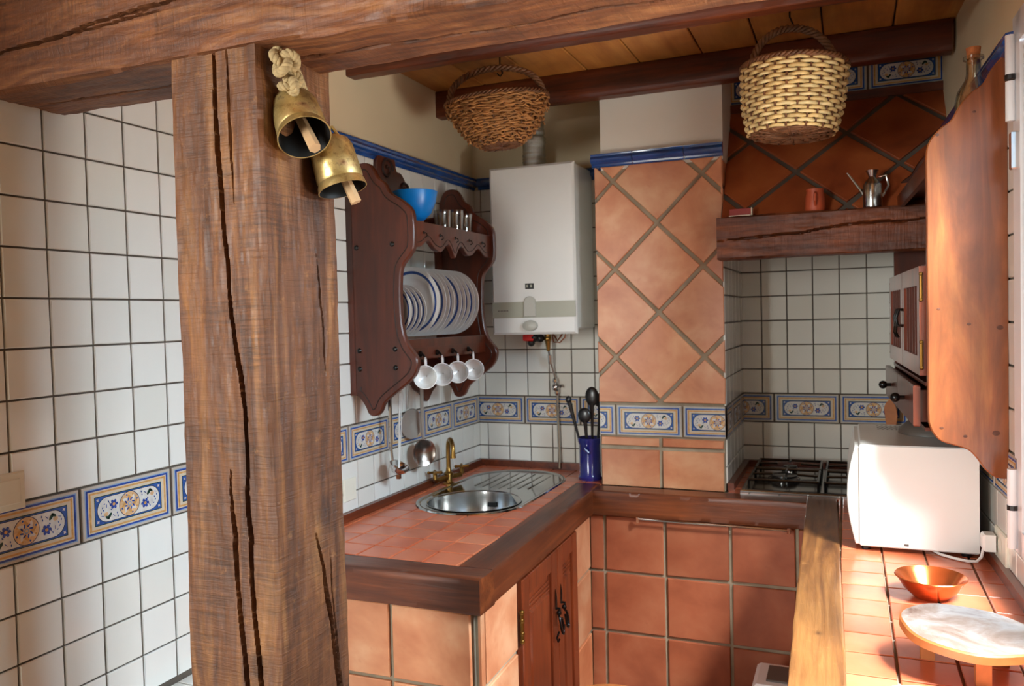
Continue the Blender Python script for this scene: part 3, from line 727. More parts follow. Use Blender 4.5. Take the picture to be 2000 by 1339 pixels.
# ================================================================== HOOD
HA = 0.58                                  # the hood face leans back
HO = Vector((0, -0.2254, 2.1335)); HV = Vector((0, math.sin(HA), math.cos(HA)))
hood = thing('range_hood', (1.6, -0.2, 1.8), 'built-in hood with wooden mantel shelf and dark diagonal clay tiles over the hob', 'hood')
FH = Frame(HO, (1, 0, 0), HV)
vlo = (1.955 - HO.z) / HV.z; vhi = (2.43 - HO.z) / HV.z
part('hood_wall', MB().prism(rect(XP1 - .004, vlo, 2.03, vhi), -.03, .0, fr=FH).box(XP1 - .004, 2.03, -.018, .03, 2.42, CEIL), 'grout_dark', hood, label='dark grey grout behind the clay tiles')
reg = rect(XP1, vlo, 2.025, vhi)
lay(hood, FH, diamond_cells(1.4792, .17975, 0.3595, 0.020, reg), reg, 0.010, 0.0025, 'terra_dark', jit=.003, wob=.0015)
part('wood_strip', MB().box(XP1, 2.02, -.052, -.018, 2.428, 2.462), 'joist', hood)
border_row(hood, Frame((0, -.019, 0), (1, 0, 0), (0, 0, 1)), 2.526, XP1, 2.005, 1.465 - BP)
part('hood_inside', MB().box(XP1, 2.03, -.17, YN - .01, 2.13, 2.15), 'grout_grey', hood)
ml = timber('mantel_beam', 2.025 - 1.205, 0.10, 0.158, 'mantel', hood, axes((1.205, -0.382, 1.882), (1, 0, 0), (0, 1, 0), (0, 0, 1)), seed=21, nl=240, nf=(8, 6, 6, 40),
    cracks=((3, [(0.0, -0.012), (0.15, 0.0), (0.3, 0.004), (0.42, 0.022), (0.75, 0.03)], 0.0035, 0.02),), amp=0.003, cham=0.006, edge=0.006)
ml['label'] = 'cracked wooden mantel beam along the bottom of the hood'

# ================================================================== WORKTOP
ZW = 0.90
wt = thing('worktop', (0.4, -1.0, ZW), 'u-shaped terracotta tiled worktop edged with thick brown timber', 'worktop')
SK = Vector((0.035, -1.17))           # skew of the left run's front edge
def lx(y, base=0.695): return base + (-0.43 - y) * 0.035
def rx(y, base=1.509): return base + (-0.43 - y) * 0.024
slab = MB()
slab.prism([(0.004, -1.50), (lx(-1.5) - .1, -1.5), (lx(-1.5) - .1, -1.0), (0.004, -1.0)], 0.84, ZW - .008)
slab.box(0.004, 0.09, -1.0, -0.06, .84, ZW - .008).box(0.53, 0.60, -1.0, -0.33, .84, ZW - .008).box(0.004, .69, -.10, -0.004, .84, ZW - .008).box(0.53, .69, -.33, -.1, .84, ZW - .008)
slab.box(1.2, 2.02, -.33, YN - .006, .84, ZW - .008)
slab.prism([(1.6, -3.0), (2.08, -3.0), (2.02, -.33), (1.6, -.33)], .84, ZW - .008)
part('slab', slab, 'grout_grey', wt)
FT = Frame((0, 0, ZW - .008), (1, 0, 0), (0, 1, 0))
SX, SR, SY0, SY1 = 0.315, 0.222, -0.965, -0.10     # sink outline (stadium)
def cut_sink(c):
    if len(c) < 3: return c
    mx = sum(p[0] for p in c) / len(c); my = sum(p[1] for p in c) / len(c)
    yy = min(max(my, SY0 + SR), SY1 - SR); d = Vector((mx - SX, my - yy)); r = SR - 0.018
    if d.length < 1e-5: return []
    dn = d.normalized()
    if d.length > r + 0.1: return c
    q = clip(c, -dn.x, -dn.y, -(dn.x * SX + dn.y * yy + r))
    return q
reg = [(0.028, -1.495), (lx(-1.495) - .112, -1.495), (lx(-.335) - .102, -.335), (0.028, -.335)]
lay(wt, FT, grid_cells(0.16 - W, -1.385 - W * 3, 0.1135, W, .006, reg), reg, .009, .0016, 'terra_top', jit=.003, cut=cut_sink)
reg = rect(0.028, -.332, XP0 + .004, -.028)
lay(wt, FT, grid_cells(0.16 - W, -1.385 - W * 3, 0.1135, W, .006, reg), reg, .009, .0016, 'terra_top', jit=.003, cut=cut_sink)
reg = [(rx(-2.9) + .098, -2.9), (2.085, -2.9), (2.0, -.33), (rx(-.33) + .112, -.33)]
lay(wt, FT, grid_cells(1.742 - .1115 * 3, -1.46 - W * 14, .1115, .1115, .006, reg), reg, .009, .0016, 'terra_top', jit=.003)
reg = rect(1.215, -.33, 1.99, YN - .03)
lay(wt, FT, grid_cells(1.742 - .1115 * 5, -1.46 - W * 3, .1115, .1115, .006, reg), reg, .009, .0016, 'terra_top', jit=.003)
# timber edging
def edge(x0, y0, x1, y1, wdt, mat='edge', seed=3, nl=70, h=0.098, **kw):
    a = Vector((x0, y0)); b = Vector((x1, y1)); d = (b - a).normalized(); L = (b - a).length
    return timber('edge_beam', L, wdt, h, mat, wt, axes((x0, y0, ZW + .002 - h / 2), (d.x, d.y, 0), (-d.y, d.x, 0), (0, 0, 1)), seed=seed, nl=nl, amp=.0008, cham=.0025, **kw)
edge(0.004, -1.549, lx(-1.6) + .0, -1.549, 0.10, seed=31)
edge(lx(-1.4995) - .053, -1.4995, lx(-.43) - .053, -.3, 0.106, seed=33)
edge(lx(-.43) - .001, -.377, rx(-.43), -.377, 0.106, seed=35)
edge(rx(-2.95) + .053, -2.95, rx(-.32) + .053, -.32, 0.106, 'edge_sunlit', seed=37, nl=120, nf=(6, 6, 20, 6))
# wooden upstand along the walls
st = MB().box(0.004, 0.026, -1.5, -0.004, ZW, ZW + .03)
part('upstand', st, 'strip', wt); part('upstand', MB().box(0.026, XP0 + .002, -0.028, -0.007, ZW, ZW + .03), 'strip', wt)
part('upstand', MB().box(1.21, 1.235, YP + .02, YN - .006, ZW, ZW + .03), 'strip', wt)
part('upstand', MB().box(1.235, 2.0, YN - .028, YN - .008, ZW, ZW + .03), 'strip', wt)
part('upstand', MB().box(-.03, -.008, -1.8, 1.3, ZW, ZW + .03), 'strip', wt, origin=RW)

# ================================================================== CABINET BASES
ba = thing('sink_cabinet', (0.35, -1.0, 0), 'terracotta tiled base with two reddish wooden doors under the sink', 'cabinet')
XF = lambda y: lx(y) - .020
mb = MB()
mb.box(0.01, .69, -1.575, -1.535, 0, .80)
mb.prism([(XF(-1.535) - .04, -1.535), (XF(-1.535), -1.535), (XF(-1.28), -1.28), (XF(-1.28) - .04, -1.28)], 0, .80)
mb.prism([(XF(-.66) - .04, -.66), (XF(-.66), -.66), (XF(-.42), -.42), (XF(-.42) - .04, -.42)], 0, .80)
mb.prism([(XF(-1.28) - .04, -1.28), (XF(-1.28), -1.28), (XF(-.66), -.66), (XF(-.66) - .04, -.66)], 0, .09)
mb.prism([(XF(-1.28) - .04, -1.28), (XF(-1.28), -1.28), (XF(-.66), -.66), (XF(-.66) - .04, -.66)], .795, .80)
part('body', mb, 'grout_grey', ba)
FE = Frame((0, -1.577, 0), (1, 0, 0), (0, 0, 1))
reg = rect(0.01, 0.0, lx(-1.56) - .020, .80)
lay(ba, FE, grid_cells(0.447 - .257 * 2, .583 - .257 * 3, .257, .257, .013, reg), reg, .010, .0025, 'terracotta', jit=.003, wob=.001)
d2 = Vector((-.035, 1, 0)).normalized()
FS = Frame((XF(-1.57) + .0, -1.57, 0), d2, (0, 0, 1))     # u along +y from the near corner
for reg in (rect(0.0, 0, .285, .80), rect(.915, 0, 1.145, .80)):
    lay(ba, FS, grid_cells(0.03 if reg[0][0] < .5 else 1.145 - .257, .583 - .257 * 3, .257, .257, .013, reg), reg, .010, .0025, 'terracotta', jit=.003, wob=.001)
def cab_door(u0, u1, side):
    z0, z1 = 0.095, 0.797
    s = MB(); t = .022; fw = .062
    def bx(a, b, c, d, e, f, mi=0, bev=.003): s.prism(rect(a, c, b, d), e, f, mi=mi, bev=bev, fr=FS)
    bx(u0, u0 + fw, z0, z1, .0, t); bx(u1 - fw, u1, z0, z1, .0, t); bx(u0 + fw, u1 - fw, z0, z0 + fw, 0, t); bx(u0 + fw, u1 - fw, z1 - fw, z1, 0, t)
    d = part('door', s, 'door', ba)
    q = MB(); q.prism(rect(u0 + fw, z0 + fw, u1 - fw, z1 - fw), 0.0, .012, fr=FS)
    q.prism(rect(u0 + fw + .018, z0 + fw + .03, u1 - fw - .018, z1 - fw - .06), .012, .020, bev=.008, fr=FS)
    for k in range(3): q.prism(rect(u0 + fw + .012, z1 - fw - .03 - k * .014, u1 - fw - .012, z1 - fw - .024 - k * .014), .012, .017, bev=.002, fr=FS)
    part('panel', q, 'door', d)
    # twisted iron handle
    hu = (u1 - .028) if side > 0 else (u0 + .028); h = MB()
    h.tube([FS.p(hu, .60, t), FS.p(hu, .64, t + .002), FS.p(hu, .665, t + .001)], [.006, .004, .001], 6)
    h.tube([FS.p(hu + side * .0 - .012 * side * math.sin(a), .575 - .03 * (1 - math.cos(a)), t + .012 + .014 * math.sin(a / 2)) for a in np.linspace(0, 5.4, 18)], .0042, 6)
    h.ball(FS.p(hu, .585, t + .012), .009, 8); h.tube([FS.p(hu, .60, t), FS.p(hu, .60, t + .014), FS.p(hu, .58, t + .016)], .005, 6)
    h.tube([FS.p(hu, .52, t + .012), FS.p(hu - side * .01, .50, t + .006), FS.p(hu - side * .004, .485, t + .008), FS.p(hu + side * .006, .49, t + .01)], .0036, 6)
    part('handle', h, 'iron', d, smooth=True)
    if side > 0:
        for zc in (.655, .2):
            g = MB(); g.tube([FS.p(u0 - .004, zc - .04, .02), FS.p(u0 - .004, zc + .04, .02)], .006, 8)
            for k in (-.045, -.02, .02, .045): g.ball(FS.p(u0 - .004, zc + k, .02), .0085, 8)
            part('hinge', g, 'brass', d, smooth=True)
cab_door(.30, .655, 1); cab_door(.660, .905, -1)

bb = thing('front_cabinet', (1.1, -0.38, 0), 'terracotta tiled wall below the worktop between the two counter runs', 'cabinet')
part('body', MB().box(.6, 1.6, -.395, -.34, 0, .80), 'grout_grey', bb)
FF = Frame((0, -.397, 0), (1, 0, 0), (0, 0, 1))
reg = rect(.672, 0, 1.51, .803)
cells = []
vx = [.672, .738, .984, 1.234, 1.474, 1.72]; hz = [.803, .572, .328, .075, -.17]
for i in range(5):
    for k in range(4):
        a = (vx[i + 1] - vx[i] - .013) / 2; b = (hz[k] - hz[k + 1] - .013) / 2
        cells.append(((vx[i] + vx[i + 1]) / 2, (hz[k] + hz[k + 1]) / 2, tuple(rect(-a, -b, a, b))))
lay(bb, FF, cells, reg, .010, .0025, 'terra_shaded', jit=.003, wob=.0012)
bc = thing('window_side_cabinet', (1.8, -1.5, 0), 'masonry base carrying the sunlit worktop under the window', 'cabinet')
part('body', MB().prism([(rx(-2.9) + .03, -2.9), (2.06, -2.9), (2.0, -.34), (rx(-.34) + .03, -.34)], 0, .80), 'terracotta', bc)
rl = thing('towel_rail', (1.15, -.44, .8), 'thin steel rod fixed under the front edge of the worktop', 'rail')
part('rod', MB().tube([(.88, -.443, .803), (1.455, -.443, .80)], .0045, 8), 'chrome', rl, smooth=True)
for x in (.885, 1.448): part('bracket', MB().tube([(x, -.443, .788), (x, -.443, .81)], .007, 8), 'chrome', rl, smooth=True)

# ================================================================== SINK, FAUCET
sk = thing('kitchen_sink', (SX, -.5, ZW), 'stainless steel sink with round bowl and rounded drainer set in the tiles', 'sink')
BCX, BCY, BR = 0.315, -.735, .182
def stadium(r, n=24, extra=0.0):
    y0, y1 = SY0 + SR, SY1 - SR; p = []
    for k in range(n + 1): a = -PI + PI * k / n; p.append((SX + r * math.cos(a), y0 + r * math.sin(a)))
    for k in range(n + 1): a = PI * k / n; p.append((SX + r * math.cos(a), y1 + r * math.sin(a)))
    return p
top = MB()
outer = stadium(SR); n_ = len(outer)
rings = [(stadium(SR), ZW + .001), (stadium(SR - .003), ZW + .006), (stadium(SR - .014), ZW + .006), (stadium(SR - .02), ZW + .002)]
vs = [(x, y, z) for r, z in rings for x, y in r]
fs = [(k * n_ + i, k * n_ + (i + 1) % n_, (k + 1) * n_ + (i + 1) % n_, (k + 1) * n_ + i) for k in range(3) for i in range(n_)]
top.add(vs, fs)
# floor of the deck between rim and bowl, stitched radially from the bowl's edge
inner = stadium(SR - .02); rad = []
for (x, y) in inner: d = Vector((x - BCX, y - BCY)).normalized(); rad.append((BCX + d.x * (BR + .003), BCY + d.y * (BR + .003)))
mid = [((x * .5 + a * .5), (y * .5 + b * .5)) for (x, y), (a, b) in zip(inner, rad)]
vs = [(x, y, ZW + .002) for x, y in inner] + [(x, y, ZW + .0005) for x, y in mid] + [(x, y, ZW + .002) for x, y in rad]
top.add(vs, [(k * n_ + i, k * n_ + (i + 1) % n_, (k + 1) * n_ + (i + 1) % n_, (k + 1) * n_ + i) for k in range(2) for i in range(n_)])
part('drainer', top, 'steel_drain', sk, smooth=True)
rd = MB()
for k in range(7): rd.tube([(SX - .12 + k * .04, -.50 + abs(k - 3) * .01, ZW + .002), (SX - .12 + k * .04, -.16 - abs(k - 3) * .012, ZW + .002)], .0028, 6)
part('ridge', rd, 'steel_drain', sk, smooth=True)
bw = MB(); bw.lathe([(BR + .004, .004), (BR, .004), (BR - .004, 0), (BR - .006, -.02), (BR - .01, -.12), (BR - .03, -.145), (.06, -.15), (.045, -.152)], 64, Matrix.Translation((BCX, BCY, ZW)))
part('bowl', bw, 'steel', sk, smooth=True)
part('drain', MB().lathe([(.046, -.151), (.04, -.149), (.034, -.153), (.002, -.155)], 24, Matrix.Translation((BCX, BCY, ZW))), 'chrome', sk, smooth=True)
of = MB(); of.prism([(BCX + x, ZW - .05 + y) for x, y in rect(-.018, -.009, .018, .009)], 0, .004, bev=.001, fr=Frame((0, BCY + BR - .014, 0), (1, 0, 0), (0, 0, 1)))
part('overflow', of, 'black', sk)

fc = thing('brass_faucet', (.062, -.475, ZW), 'antique brass swan-neck faucet with two cross handles at the sink', 'faucet')
f0 = Vector((.075, -.475, ZW)); dr = Vector((.62, -.70, 0)).normalized()
b = MB(); b.lathe([(.026, .0), (.026, .006), (.016, .012), (.014, .03), (.02, .04), (.02, .05), (.012, .058), (.010, .075)], 18, Matrix.Translation(f0), cap=True)
b.tube([f0 + Vector((-.02, -.075, .03)), f0 + Vector((0, 0, .034)), f0 + Vector((.02, .075, .03))], .011, 10)
part('body', b, 'brass', fc, smooth=True)
pts = [f0 + Vector((0, 0, .06)), f0 + Vector((0, 0, .13))]
for k in range(13):
    a = PI * k / 12 * 1.08; pts.append(f0 + Vector((0, 0, .15)) + dr * (.042 * (1 - math.cos(a))) + Vector((0, 0, .048 * math.sin(a))))
pts.append(pts[-1] + Vector((0, 0, -.012)))
part('spout', MB().tube(pts, [.0095] * (len(pts) - 2) + [.011, .0125], 12), 'brass', fc, smooth=True)
for s in (-1, 1):
    c = f0 + Vector((.022 * s, .082 * s, .035)); h = MB()
    h.tube([c, c + Vector((0, 0, .028))], .010, 10)
    for a in range(4):
        d = Vector((math.cos(a * PI / 2 + .5), math.sin(a * PI / 2 + .5), 0)); h.tube([c + Vector((0, 0, .03)), c + Vector((0, 0, .03)) + d * .024], [.006, .005], 8); h.ball(c + Vector((0, 0, .03)) + d * .026, .007, 8)
    part('handle', h, 'brass', fc, smooth=True)

# ================================================================== BOILER
bo = thing('gas_boiler', (.4, -.13, 1.53), 'white wall-mounted gas boiler with grey band hanging beside the chimney breast', 'boiler')
bx0, bx1, bz0, bz1, byf = .207, .597, 1.530, 2.258, -.272
part('casing', MB().box(bx0 + .012, bx1 - .0, byf + .02, -.012, bz0 + .02, bz1 - .004, bev=.006), 'enamel', bo, smooth=True)
FBo = Frame((0, byf + .02, 0), (1, 0, 0), (0, 0, 1))
part('front_cover', MB().prism(rect(bx0, bz0, bx1, bz1), 0, .022, bev=.010, fr=FBo), 'enamel', bo, smooth=True)
part('band', MB().prism(rect(bx0 + .003, 1.603, bx1 - .003, 1.672), .0215, .0235, bev=.0008, fr=FBo), 'enamel_grey', bo)
g = MB(); cp = []
for k in range(13): a = PI * k / 12; cp.append((.388 + .027 * math.cos(a), 1.668 + .027 * math.sin(a)))
cp += [(.361, 1.606), (.415, 1.606)]
g.prism(cp, .022, .034, bev=.004, fr=FBo); part('grip', g, 'enamel_grey2', bo, smooth=True)
part('knob', MB().lathe([(.001, .0), (.03, .0), (.028, .016), (.022, .02), (.001, .021)][::-1], 24, Matrix.Translation((.388, byf - .001, 1.568)) @ Matrix.Rotation(PI / 2, 4, 'X'), sx=1.15, sy=.8), 'enamel_grey2', bo, smooth=True)
part('display', MB().prism(rect(.367, 1.726, .407, 1.751), .0215, .0235, bev=.0006, fr=FBo), 'black', bo)
part('digit', MB().prism(rect(.374, 1.733, .379, 1.745), .0236, .0240, fr=FBo).prism(rect(.391, 1.733, .399, 1.745), .0236, .0240, fr=FBo), 'enamel_grey', bo)
lg_ = MB()
for k, wd in enumerate((5, 4, 5, 3, 5, 4, 5)):
    x0 = .237 + k * .0072; lg_.prism(rect(x0, 1.632, x0 + wd * .001, 1.637), .0236, .0240, fr=FBo)
part('nameplate', lg_, 'rubber', bo)
fl = thing('flue_pipe', (.36, -.13, 2.25), 'crumpled silver foil flue rising from the boiler top', 'pipe')
pr = []
for k in range(60):
    z = 2.25 + k * .0059; pr.append((.051 + random.uniform(-.003, .003) - (.003 if k > 26 else 0), z))
fm = MB().lathe(pr, 36, Matrix.Translation((.366, -.125, 0)))
fm.v = [(x + random.uniform(-.0018, .0018), y + random.uniform(-.0018, .0018), z) for x, y, z in fm.v]
part('duct', fm, 'foil', fl, smooth='full')
pp = thing('gas_connection', (.39, -.03, 1.5), 'valves and pipes below the boiler with a red cap and silver gas pipe', 'pipe')
part('valve', MB().box(.285, .335, -.11, -.06, 1.496, 1.527, bev=.004), 'red', pp, label='red plastic valve cap')
part('pump', MB().ball((.335, -.09, 1.512), .022, 10).ball((.362, -.09, 1.508), .02, 10).ball((.318, -.09, 1.488), .018, 10), 'black', pp, smooth=True)
part('brass_fitting', MB().tube([(.395, -.08, 1.535), (.395, -.08, 1.49), (.395, -.075, 1.45)], [.016, .013, .008], 10).ball((.395, -.08, 1.505), .018, 10), 'brass', pp, smooth=True)
part('wire', MB().tube([(.42, -.09, 1.53), (.43, -.10, 1.49), (.46, -.10, 1.488), (.48, -.09, 1.51), (.485, -.09, 1.532)], .0032, 6).tube([(.42, -.08, 1.53), (.445, -.09, 1.495), (.47, -.08, 1.532)], .004, 6), 'copper_wire', pp, smooth=True)
part('pipe', MB().tube([(.395, -.072, 1.45), (.395, -.05, 1.40), (.40, -.03, 1.355), (.412, -.025, 1.31), (.418, -.022, 1.27), (.415, -.022, 1.2), (.418, -.022, 1.0), (.422, -.035, .905)], [.006, .005, .005, .005, .007, .007, .0075, .0075], 8), 'steel', pp, smooth=True)
part('tap', MB().tube([(.395, -.06, 1.43), (.395, -.05, 1.39)], .011, 8).ball((.409, -.03, 1.28), .018, 10).tube([(.409, -.03, 1.29), (.44, -.05, 1.285)], .007, 8).ball((.408, -.03, 1.31), .014, 8).ball((.415, -.028, 1.255), .012, 8), 'chrome', pp, smooth=True)

# ================================================================== CROCK WITH UTENSILS
cr = thing('utensil_crock', (.628, -.215, ZW), 'tall navy blue glazed crock full of black utensils beside the chimney breast', 'crock')
cx, cy = .622, -.205; Tc = Matrix.Translation((cx, cy, ZW))
part('jar', MB().lathe([(.002, .0), (.050, .0), (.053, .012), (.046, .024), (.046, .15), (.052, .165), (.054, .18), (.051, .182), (.046, .165), (.042, .02), (.002, .018)], 32, Tc), 'crock', cr, smooth=True)
part('lug', MB().tube([(cx - .005, cy - .046, ZW + .145), (cx - .005, cy - .066, ZW + .14), (cx + .012, cy - .062, ZW + .125), (cx + .01, cy - .045, ZW + .12)], .007, 8), 'crock', cr, smooth=True)
for (dx, dy, hx, hy, hh, kind) in ((-.01, 0, -.085, -.02, .345, 0), (.01, 0, .02, -.02, .36, 1), (.02, .01, .05, .01, .34, 2), (0, -.01, -.01, -.035, .28, 2)):
    lab = {-.085: 'black handled tool leaning left in the navy crock', .02: 'tall black slotted spoon standing in the navy crock', .05: 'short black spatula at the right of the navy crock', -.01: 'black cooking spoon at the front of the navy crock'}[hx]
    ut = thing('black_utensil', (cx + dx, cy + dy, ZW + .02), lab, 'utensil', 'black utensils in the crock')
    p0 = Vector((cx + dx, cy + dy, ZW + .024)); p1 = Vector((cx + hx, cy + hy, ZW + hh))
    part('handle', MB().tube([p0, p0.lerp(p1, .6), p1], [.004, .006, .011], 8), 'black', ut, smooth=True)
    if kind: part('head', MB().ball(p1, .03, 12, sc=(1, .35, 1.4 if kind == 1 else 1.1)), 'black', ut, smooth=True)
    else: part('head', MB().ball(p1, .014, 10, sc=(1, 1, 1.2)), 'black', ut, smooth=True)

# ================================================================== HOB
hb = thing('gas_hob', (1.55, 0, ZW), 'dark gas hob with pan supports set in the recess beside the chimney breast', 'hob')
part('tray', MB().prism(rect(1.262, -.312, 1.86, .235), ZW + .001, ZW + .014, bev=.004), 'steel', hb)
part('top', MB().prism(rect(1.278, -.298, 1.845, .22), ZW + .0142, ZW + .016, bev=.001), 'hob', hb)
for i, (x, y, r) in enumerate(((1.42, .11, .035), (1.41, -.10, .062), (1.69, .11, .05), (1.69, -.10, .04))):
    bu = part('burner', MB().lathe([(.002, .0), (r, 0), (r, .012), (r * .8, .018)][::1], 24, Matrix.Translation((x, y, ZW + .016))), 'chrome' if i % 3 == 0 else 'hob', hb, smooth=True)
    part('burner_cap', MB().lathe([(r * .82, .016), (r * .8, .024), (.002, .026)], 24, Matrix.Translation((x, y, ZW + .016))), 'black', bu, smooth=True)
for (x0, x1) in ((1.29, 1.545), (1.57, 1.825)):
    g = MB(); z = ZW + .048
    for (y0, y1) in ((-.27, -.03), (-.01, .20)):
        g.tube([(x0, y0, z), (x1, y0, z)], .0055, 6); g.tube([(x0, y1, z), (x1, y1, z)], .0055, 6); g.tube([(x0, y0, z), (x0, y1, z)], .0055, 6); g.tube([(x1, y0, z), (x1, y1, z)], .0055, 6)
        ymid = (y0 + y1) / 2; xm = (x0 + x1) / 2
        for (a, b, c, d) in ((x0, ymid, x0 + .08, ymid), (x1, ymid, x1 - .08, ymid), (xm, y0, xm, y0 + .06), (xm, y1, xm, y1 - .06)): g.tube([(a, b, z), (c, d, z + .004)], .005, 6)
        for (a, b) in ((x0, y0), (x1, y0), (x0, y1), (x1, y1)): g.tube([(a, b, z), (a, b, ZW + .016)], .005, 6)
    part('pan_support', g, 'iron', hb, smooth=True)

# ================================================================== PLATE RACK (left wall)
def outline(pts, n=6):
    """smooth closed-ish polyline through pts (Catmull-Rom), pts open list"""
    out = []; P = [Vector(p) for p in pts]
    for i in range(len(P) - 1):
        p0 = P[max(i - 1, 0)]; p1 = P[i]; p2 = P[i + 1]; p3 = P[min(i + 2, len(P) - 1)]
        for k in range(n):
            t = k / n; out.append(tuple(0.5 * ((2 * p1) + (-p0 + p2) * t + (2 * p0 - 5 * p1 + 4 * p2 - p3) * t * t + (-p0 + 3 * p1 - 3 * p2 + p3) * t ** 3)))
    out.append(tuple(P[-1])); return out
prk = thing('plate_rack', (.02, -.69, 1.3), 'dark varnished wooden plate rack with scalloped sides on the left wall', 'rack')
side = outline([(.012, 1.372), (.014, 1.345), (.03, 1.33), (.05, 1.30), (.062, 1.275), (.085, 1.268), (.108, 1.282), (.125, 1.315), (.16, 1.345), (.215, 1.385), (.245, 1.415), (.258, 1.45), (.252, 1.48), (.222, 1.52),
                (.205, 1.57), (.198, 1.65), (.20, 1.74), (.208, 1.79), (.24, 1.83), (.256, 1.86), (.258, 1.94), (.25, 1.985), (.215, 2.02), (.17, 2.05), (.15, 2.085), (.125, 2.105), (.105, 2.14), (.085, 2.158), (.05, 2.158), (.028, 2.142), (.018, 2.12), (.012, 2.10)], 4)
side = [(x * 1.035 + .018, z) for x, z in side]
for (y0, y1) in ((-1.096, -1.074), (-.412, -.390)):
    fr = Frame((0, y1, 0), (1, 0, 0), (0, 0, 1))
    sp = part('side_panel', MB().prism(side, 0, .022, bev=.004, fr=fr), 'rack', prk, smooth=True)
    gi = inset(side, .024); gr = MB()
    pts = [fr.p(x, z, .0215) for x, z in gi]
    gr.tube(pts, .0022, 5); part('groove', gr, 'rack_groove', sp)
    if y0 < -1:
        for (x, z) in ((.052, 1.865), (.198, 1.87), (.052, 1.50), (.198, 1.505), (.052, 1.435), (.198, 1.44)):
            part('screw_cap', MB().ball((x, y0 - .001, z), .0095, 12, sc=(1, .5, 1)), 'iron', sp, smooth=True)
# upper shelf with scalloped apron, hooks
YA, YB = -1.074, -.412
part('shelf', MB().box(.008, .248, YA, YB, 1.938, 1.954), 'rack', prk)
def spread(pts, a0, a1): return [(YA + (x - a0) / (a1 - a0) * (YB - YA), z) for x, z in pts]
low = spread([(-1.016, 1.86), (-.96, 1.862), (-.90, 1.888), (-.85, 1.862), (-.80, 1.855), (-.75, 1.885), (-.72, 1.872), (-.69, 1.838), (-.66, 1.872), (-.63, 1.885), (-.58, 1.855), (-.53, 1.862), (-.48, 1.888), (-.42, 1.862), (-.364, 1.86)], -1.016, -.364)
lo = outline(low, 4); FA = Frame((.248, 0, 0), (0, 1, 0), (0, 0, 1))
apr = part('apron', MB().prism(lo + [(YB, 1.953), (YA, 1.953)], 0, .018, bev=.002, fr=FA), 'rack', prk, smooth=True)
part('groove', MB().tube([FA.p(x, z + .018, .0178) for x, z in lo], .002, 5), 'rack_groove', apr)
for y in (-.99, -.865, -.74, -.615, -.49): part('apron_hook', MB().ball((.268, y, 1.915), .006, 8, sc=(.5, 1, 1)).tube([(.268, y, 1.915), (.278, y, 1.912), (.280, y, 1.902), (.272, y, 1.898)], .0022, 6), 'iron', apr, smooth=True)
# lower rails holding the plates
part('rail', MB().box(.20, .232, YA, YB, 1.505, 1.535), 'rack', prk)
part('rail', MB().box(.045, .07, YA, YB, 1.545, 1.57), 'rack', prk)
part('cup_rail', MB().box(.215, .233, YA, YB, 1.462, 1.505), 'rack', prk)
# back boards: carved crest above, scalloped board below
FW = Frame((.008, 0, 0), (0, 1, 0), (0, 0, 1))
lowb = outline(spread([(-1.018, 1.40), (-.98, 1.33), (-.93, 1.30), (-.88, 1.262), (-.83, 1.30), (-.78, 1.325), (-.73, 1.39), (-.69, 1.415), (-.65, 1.39), (-.60, 1.325), (-.55, 1.30), (-.50, 1.262), (-.45, 1.30), (-.40, 1.33), (-.362, 1.40)], -1.018, -.362), 4)
bk = part('back_board', MB().prism(lowb + [(YB, 1.50), (YA, 1.50)], 0, .016, bev=.002, fr=FW), 'rack', prk, smooth=True)
cre = outline(spread([(-1.018, 2.04), (-.98, 2.06), (-.94, 2.11), (-.91, 2.15), (-.87, 2.14), (-.85, 2.17), (-.84, 2.22), (-.80, 2.255), (-.75, 2.26), (-.715, 2.235), (-.70, 2.19), (-.665, 2.185), (-.63, 2.15), (-.61, 2.10), (-.56, 2.07), (-.52, 2.04), (-.46, 2.03), (-.40, 2.04), (-.362, 2.04)], -1.018, -.362), 4)
ct = part('crest_board', MB().prism(cre + [(YB, 1.96), (YA, 1.96)], 0, .018, bev=.003, fr=FW), 'rack', prk, smooth=True)
for (yc, zc, r0, s_) in ((-.83, 2.185, .045, 1), (-.955, 2.10, .032, -1), (-.70, 2.12, .034, 1), (-.83, 2.08, .03, -1)):
    part('carving', MB().tube([FW.p(yc + s_ * r0 * (1 - k / 26) * math.cos(k * .42), zc + r0 * (1 - k / 26) * math.sin(k * .42), .019) for k in range(22)], .006, 6), 'rack_groove', ct, smooth=True)
part('back_stile', MB().box(.008, .036, YA - .022, YA + .016, 1.34, 2.06), 'rack', prk)
part('back_stile', MB().box(.008, .036, YB - .016, YB + .022, 1.34, 2.06), 'rack', prk)
CUPY = (-.985, -.855, -.725, -.585)
for y in CUPY: part('cup_hook', MB().tube([(.234, y, 1.482), (.248, y, 1.48), (.256, y, 1.468), (.250, y, 1.456), (.241, y, 1.46)], .0042, 6).ball((.236, y, 1.482), .011, 8), 'iron', prk, smooth=True)

def plate(R, name, ring):
    pr = [(.001, .010), (R * .5, .008), (R * .62, .010), (R * .68, .016), (R * .70, .017), (R * .80, .020), (R * .88, .022), (R * .97, .0245), (R, .0255), (R * .995, .022), (R * .7, .012), (R * .6, .002), (R * .55, .0), (R * .5, .003), (.001, .004)]
    sm = [0] * (len(pr) - 1); sm[5] = 1
    if not ring: sm[5] = 0
    return mesh_of(MB().lathe(pr, 56, seg_mi=sm), name, ['porcelain', 'plate_blue'], True)
pbig = plate(.130, 'dinner_plate', True); psm = plate(.095, 'dessert_plate', True)
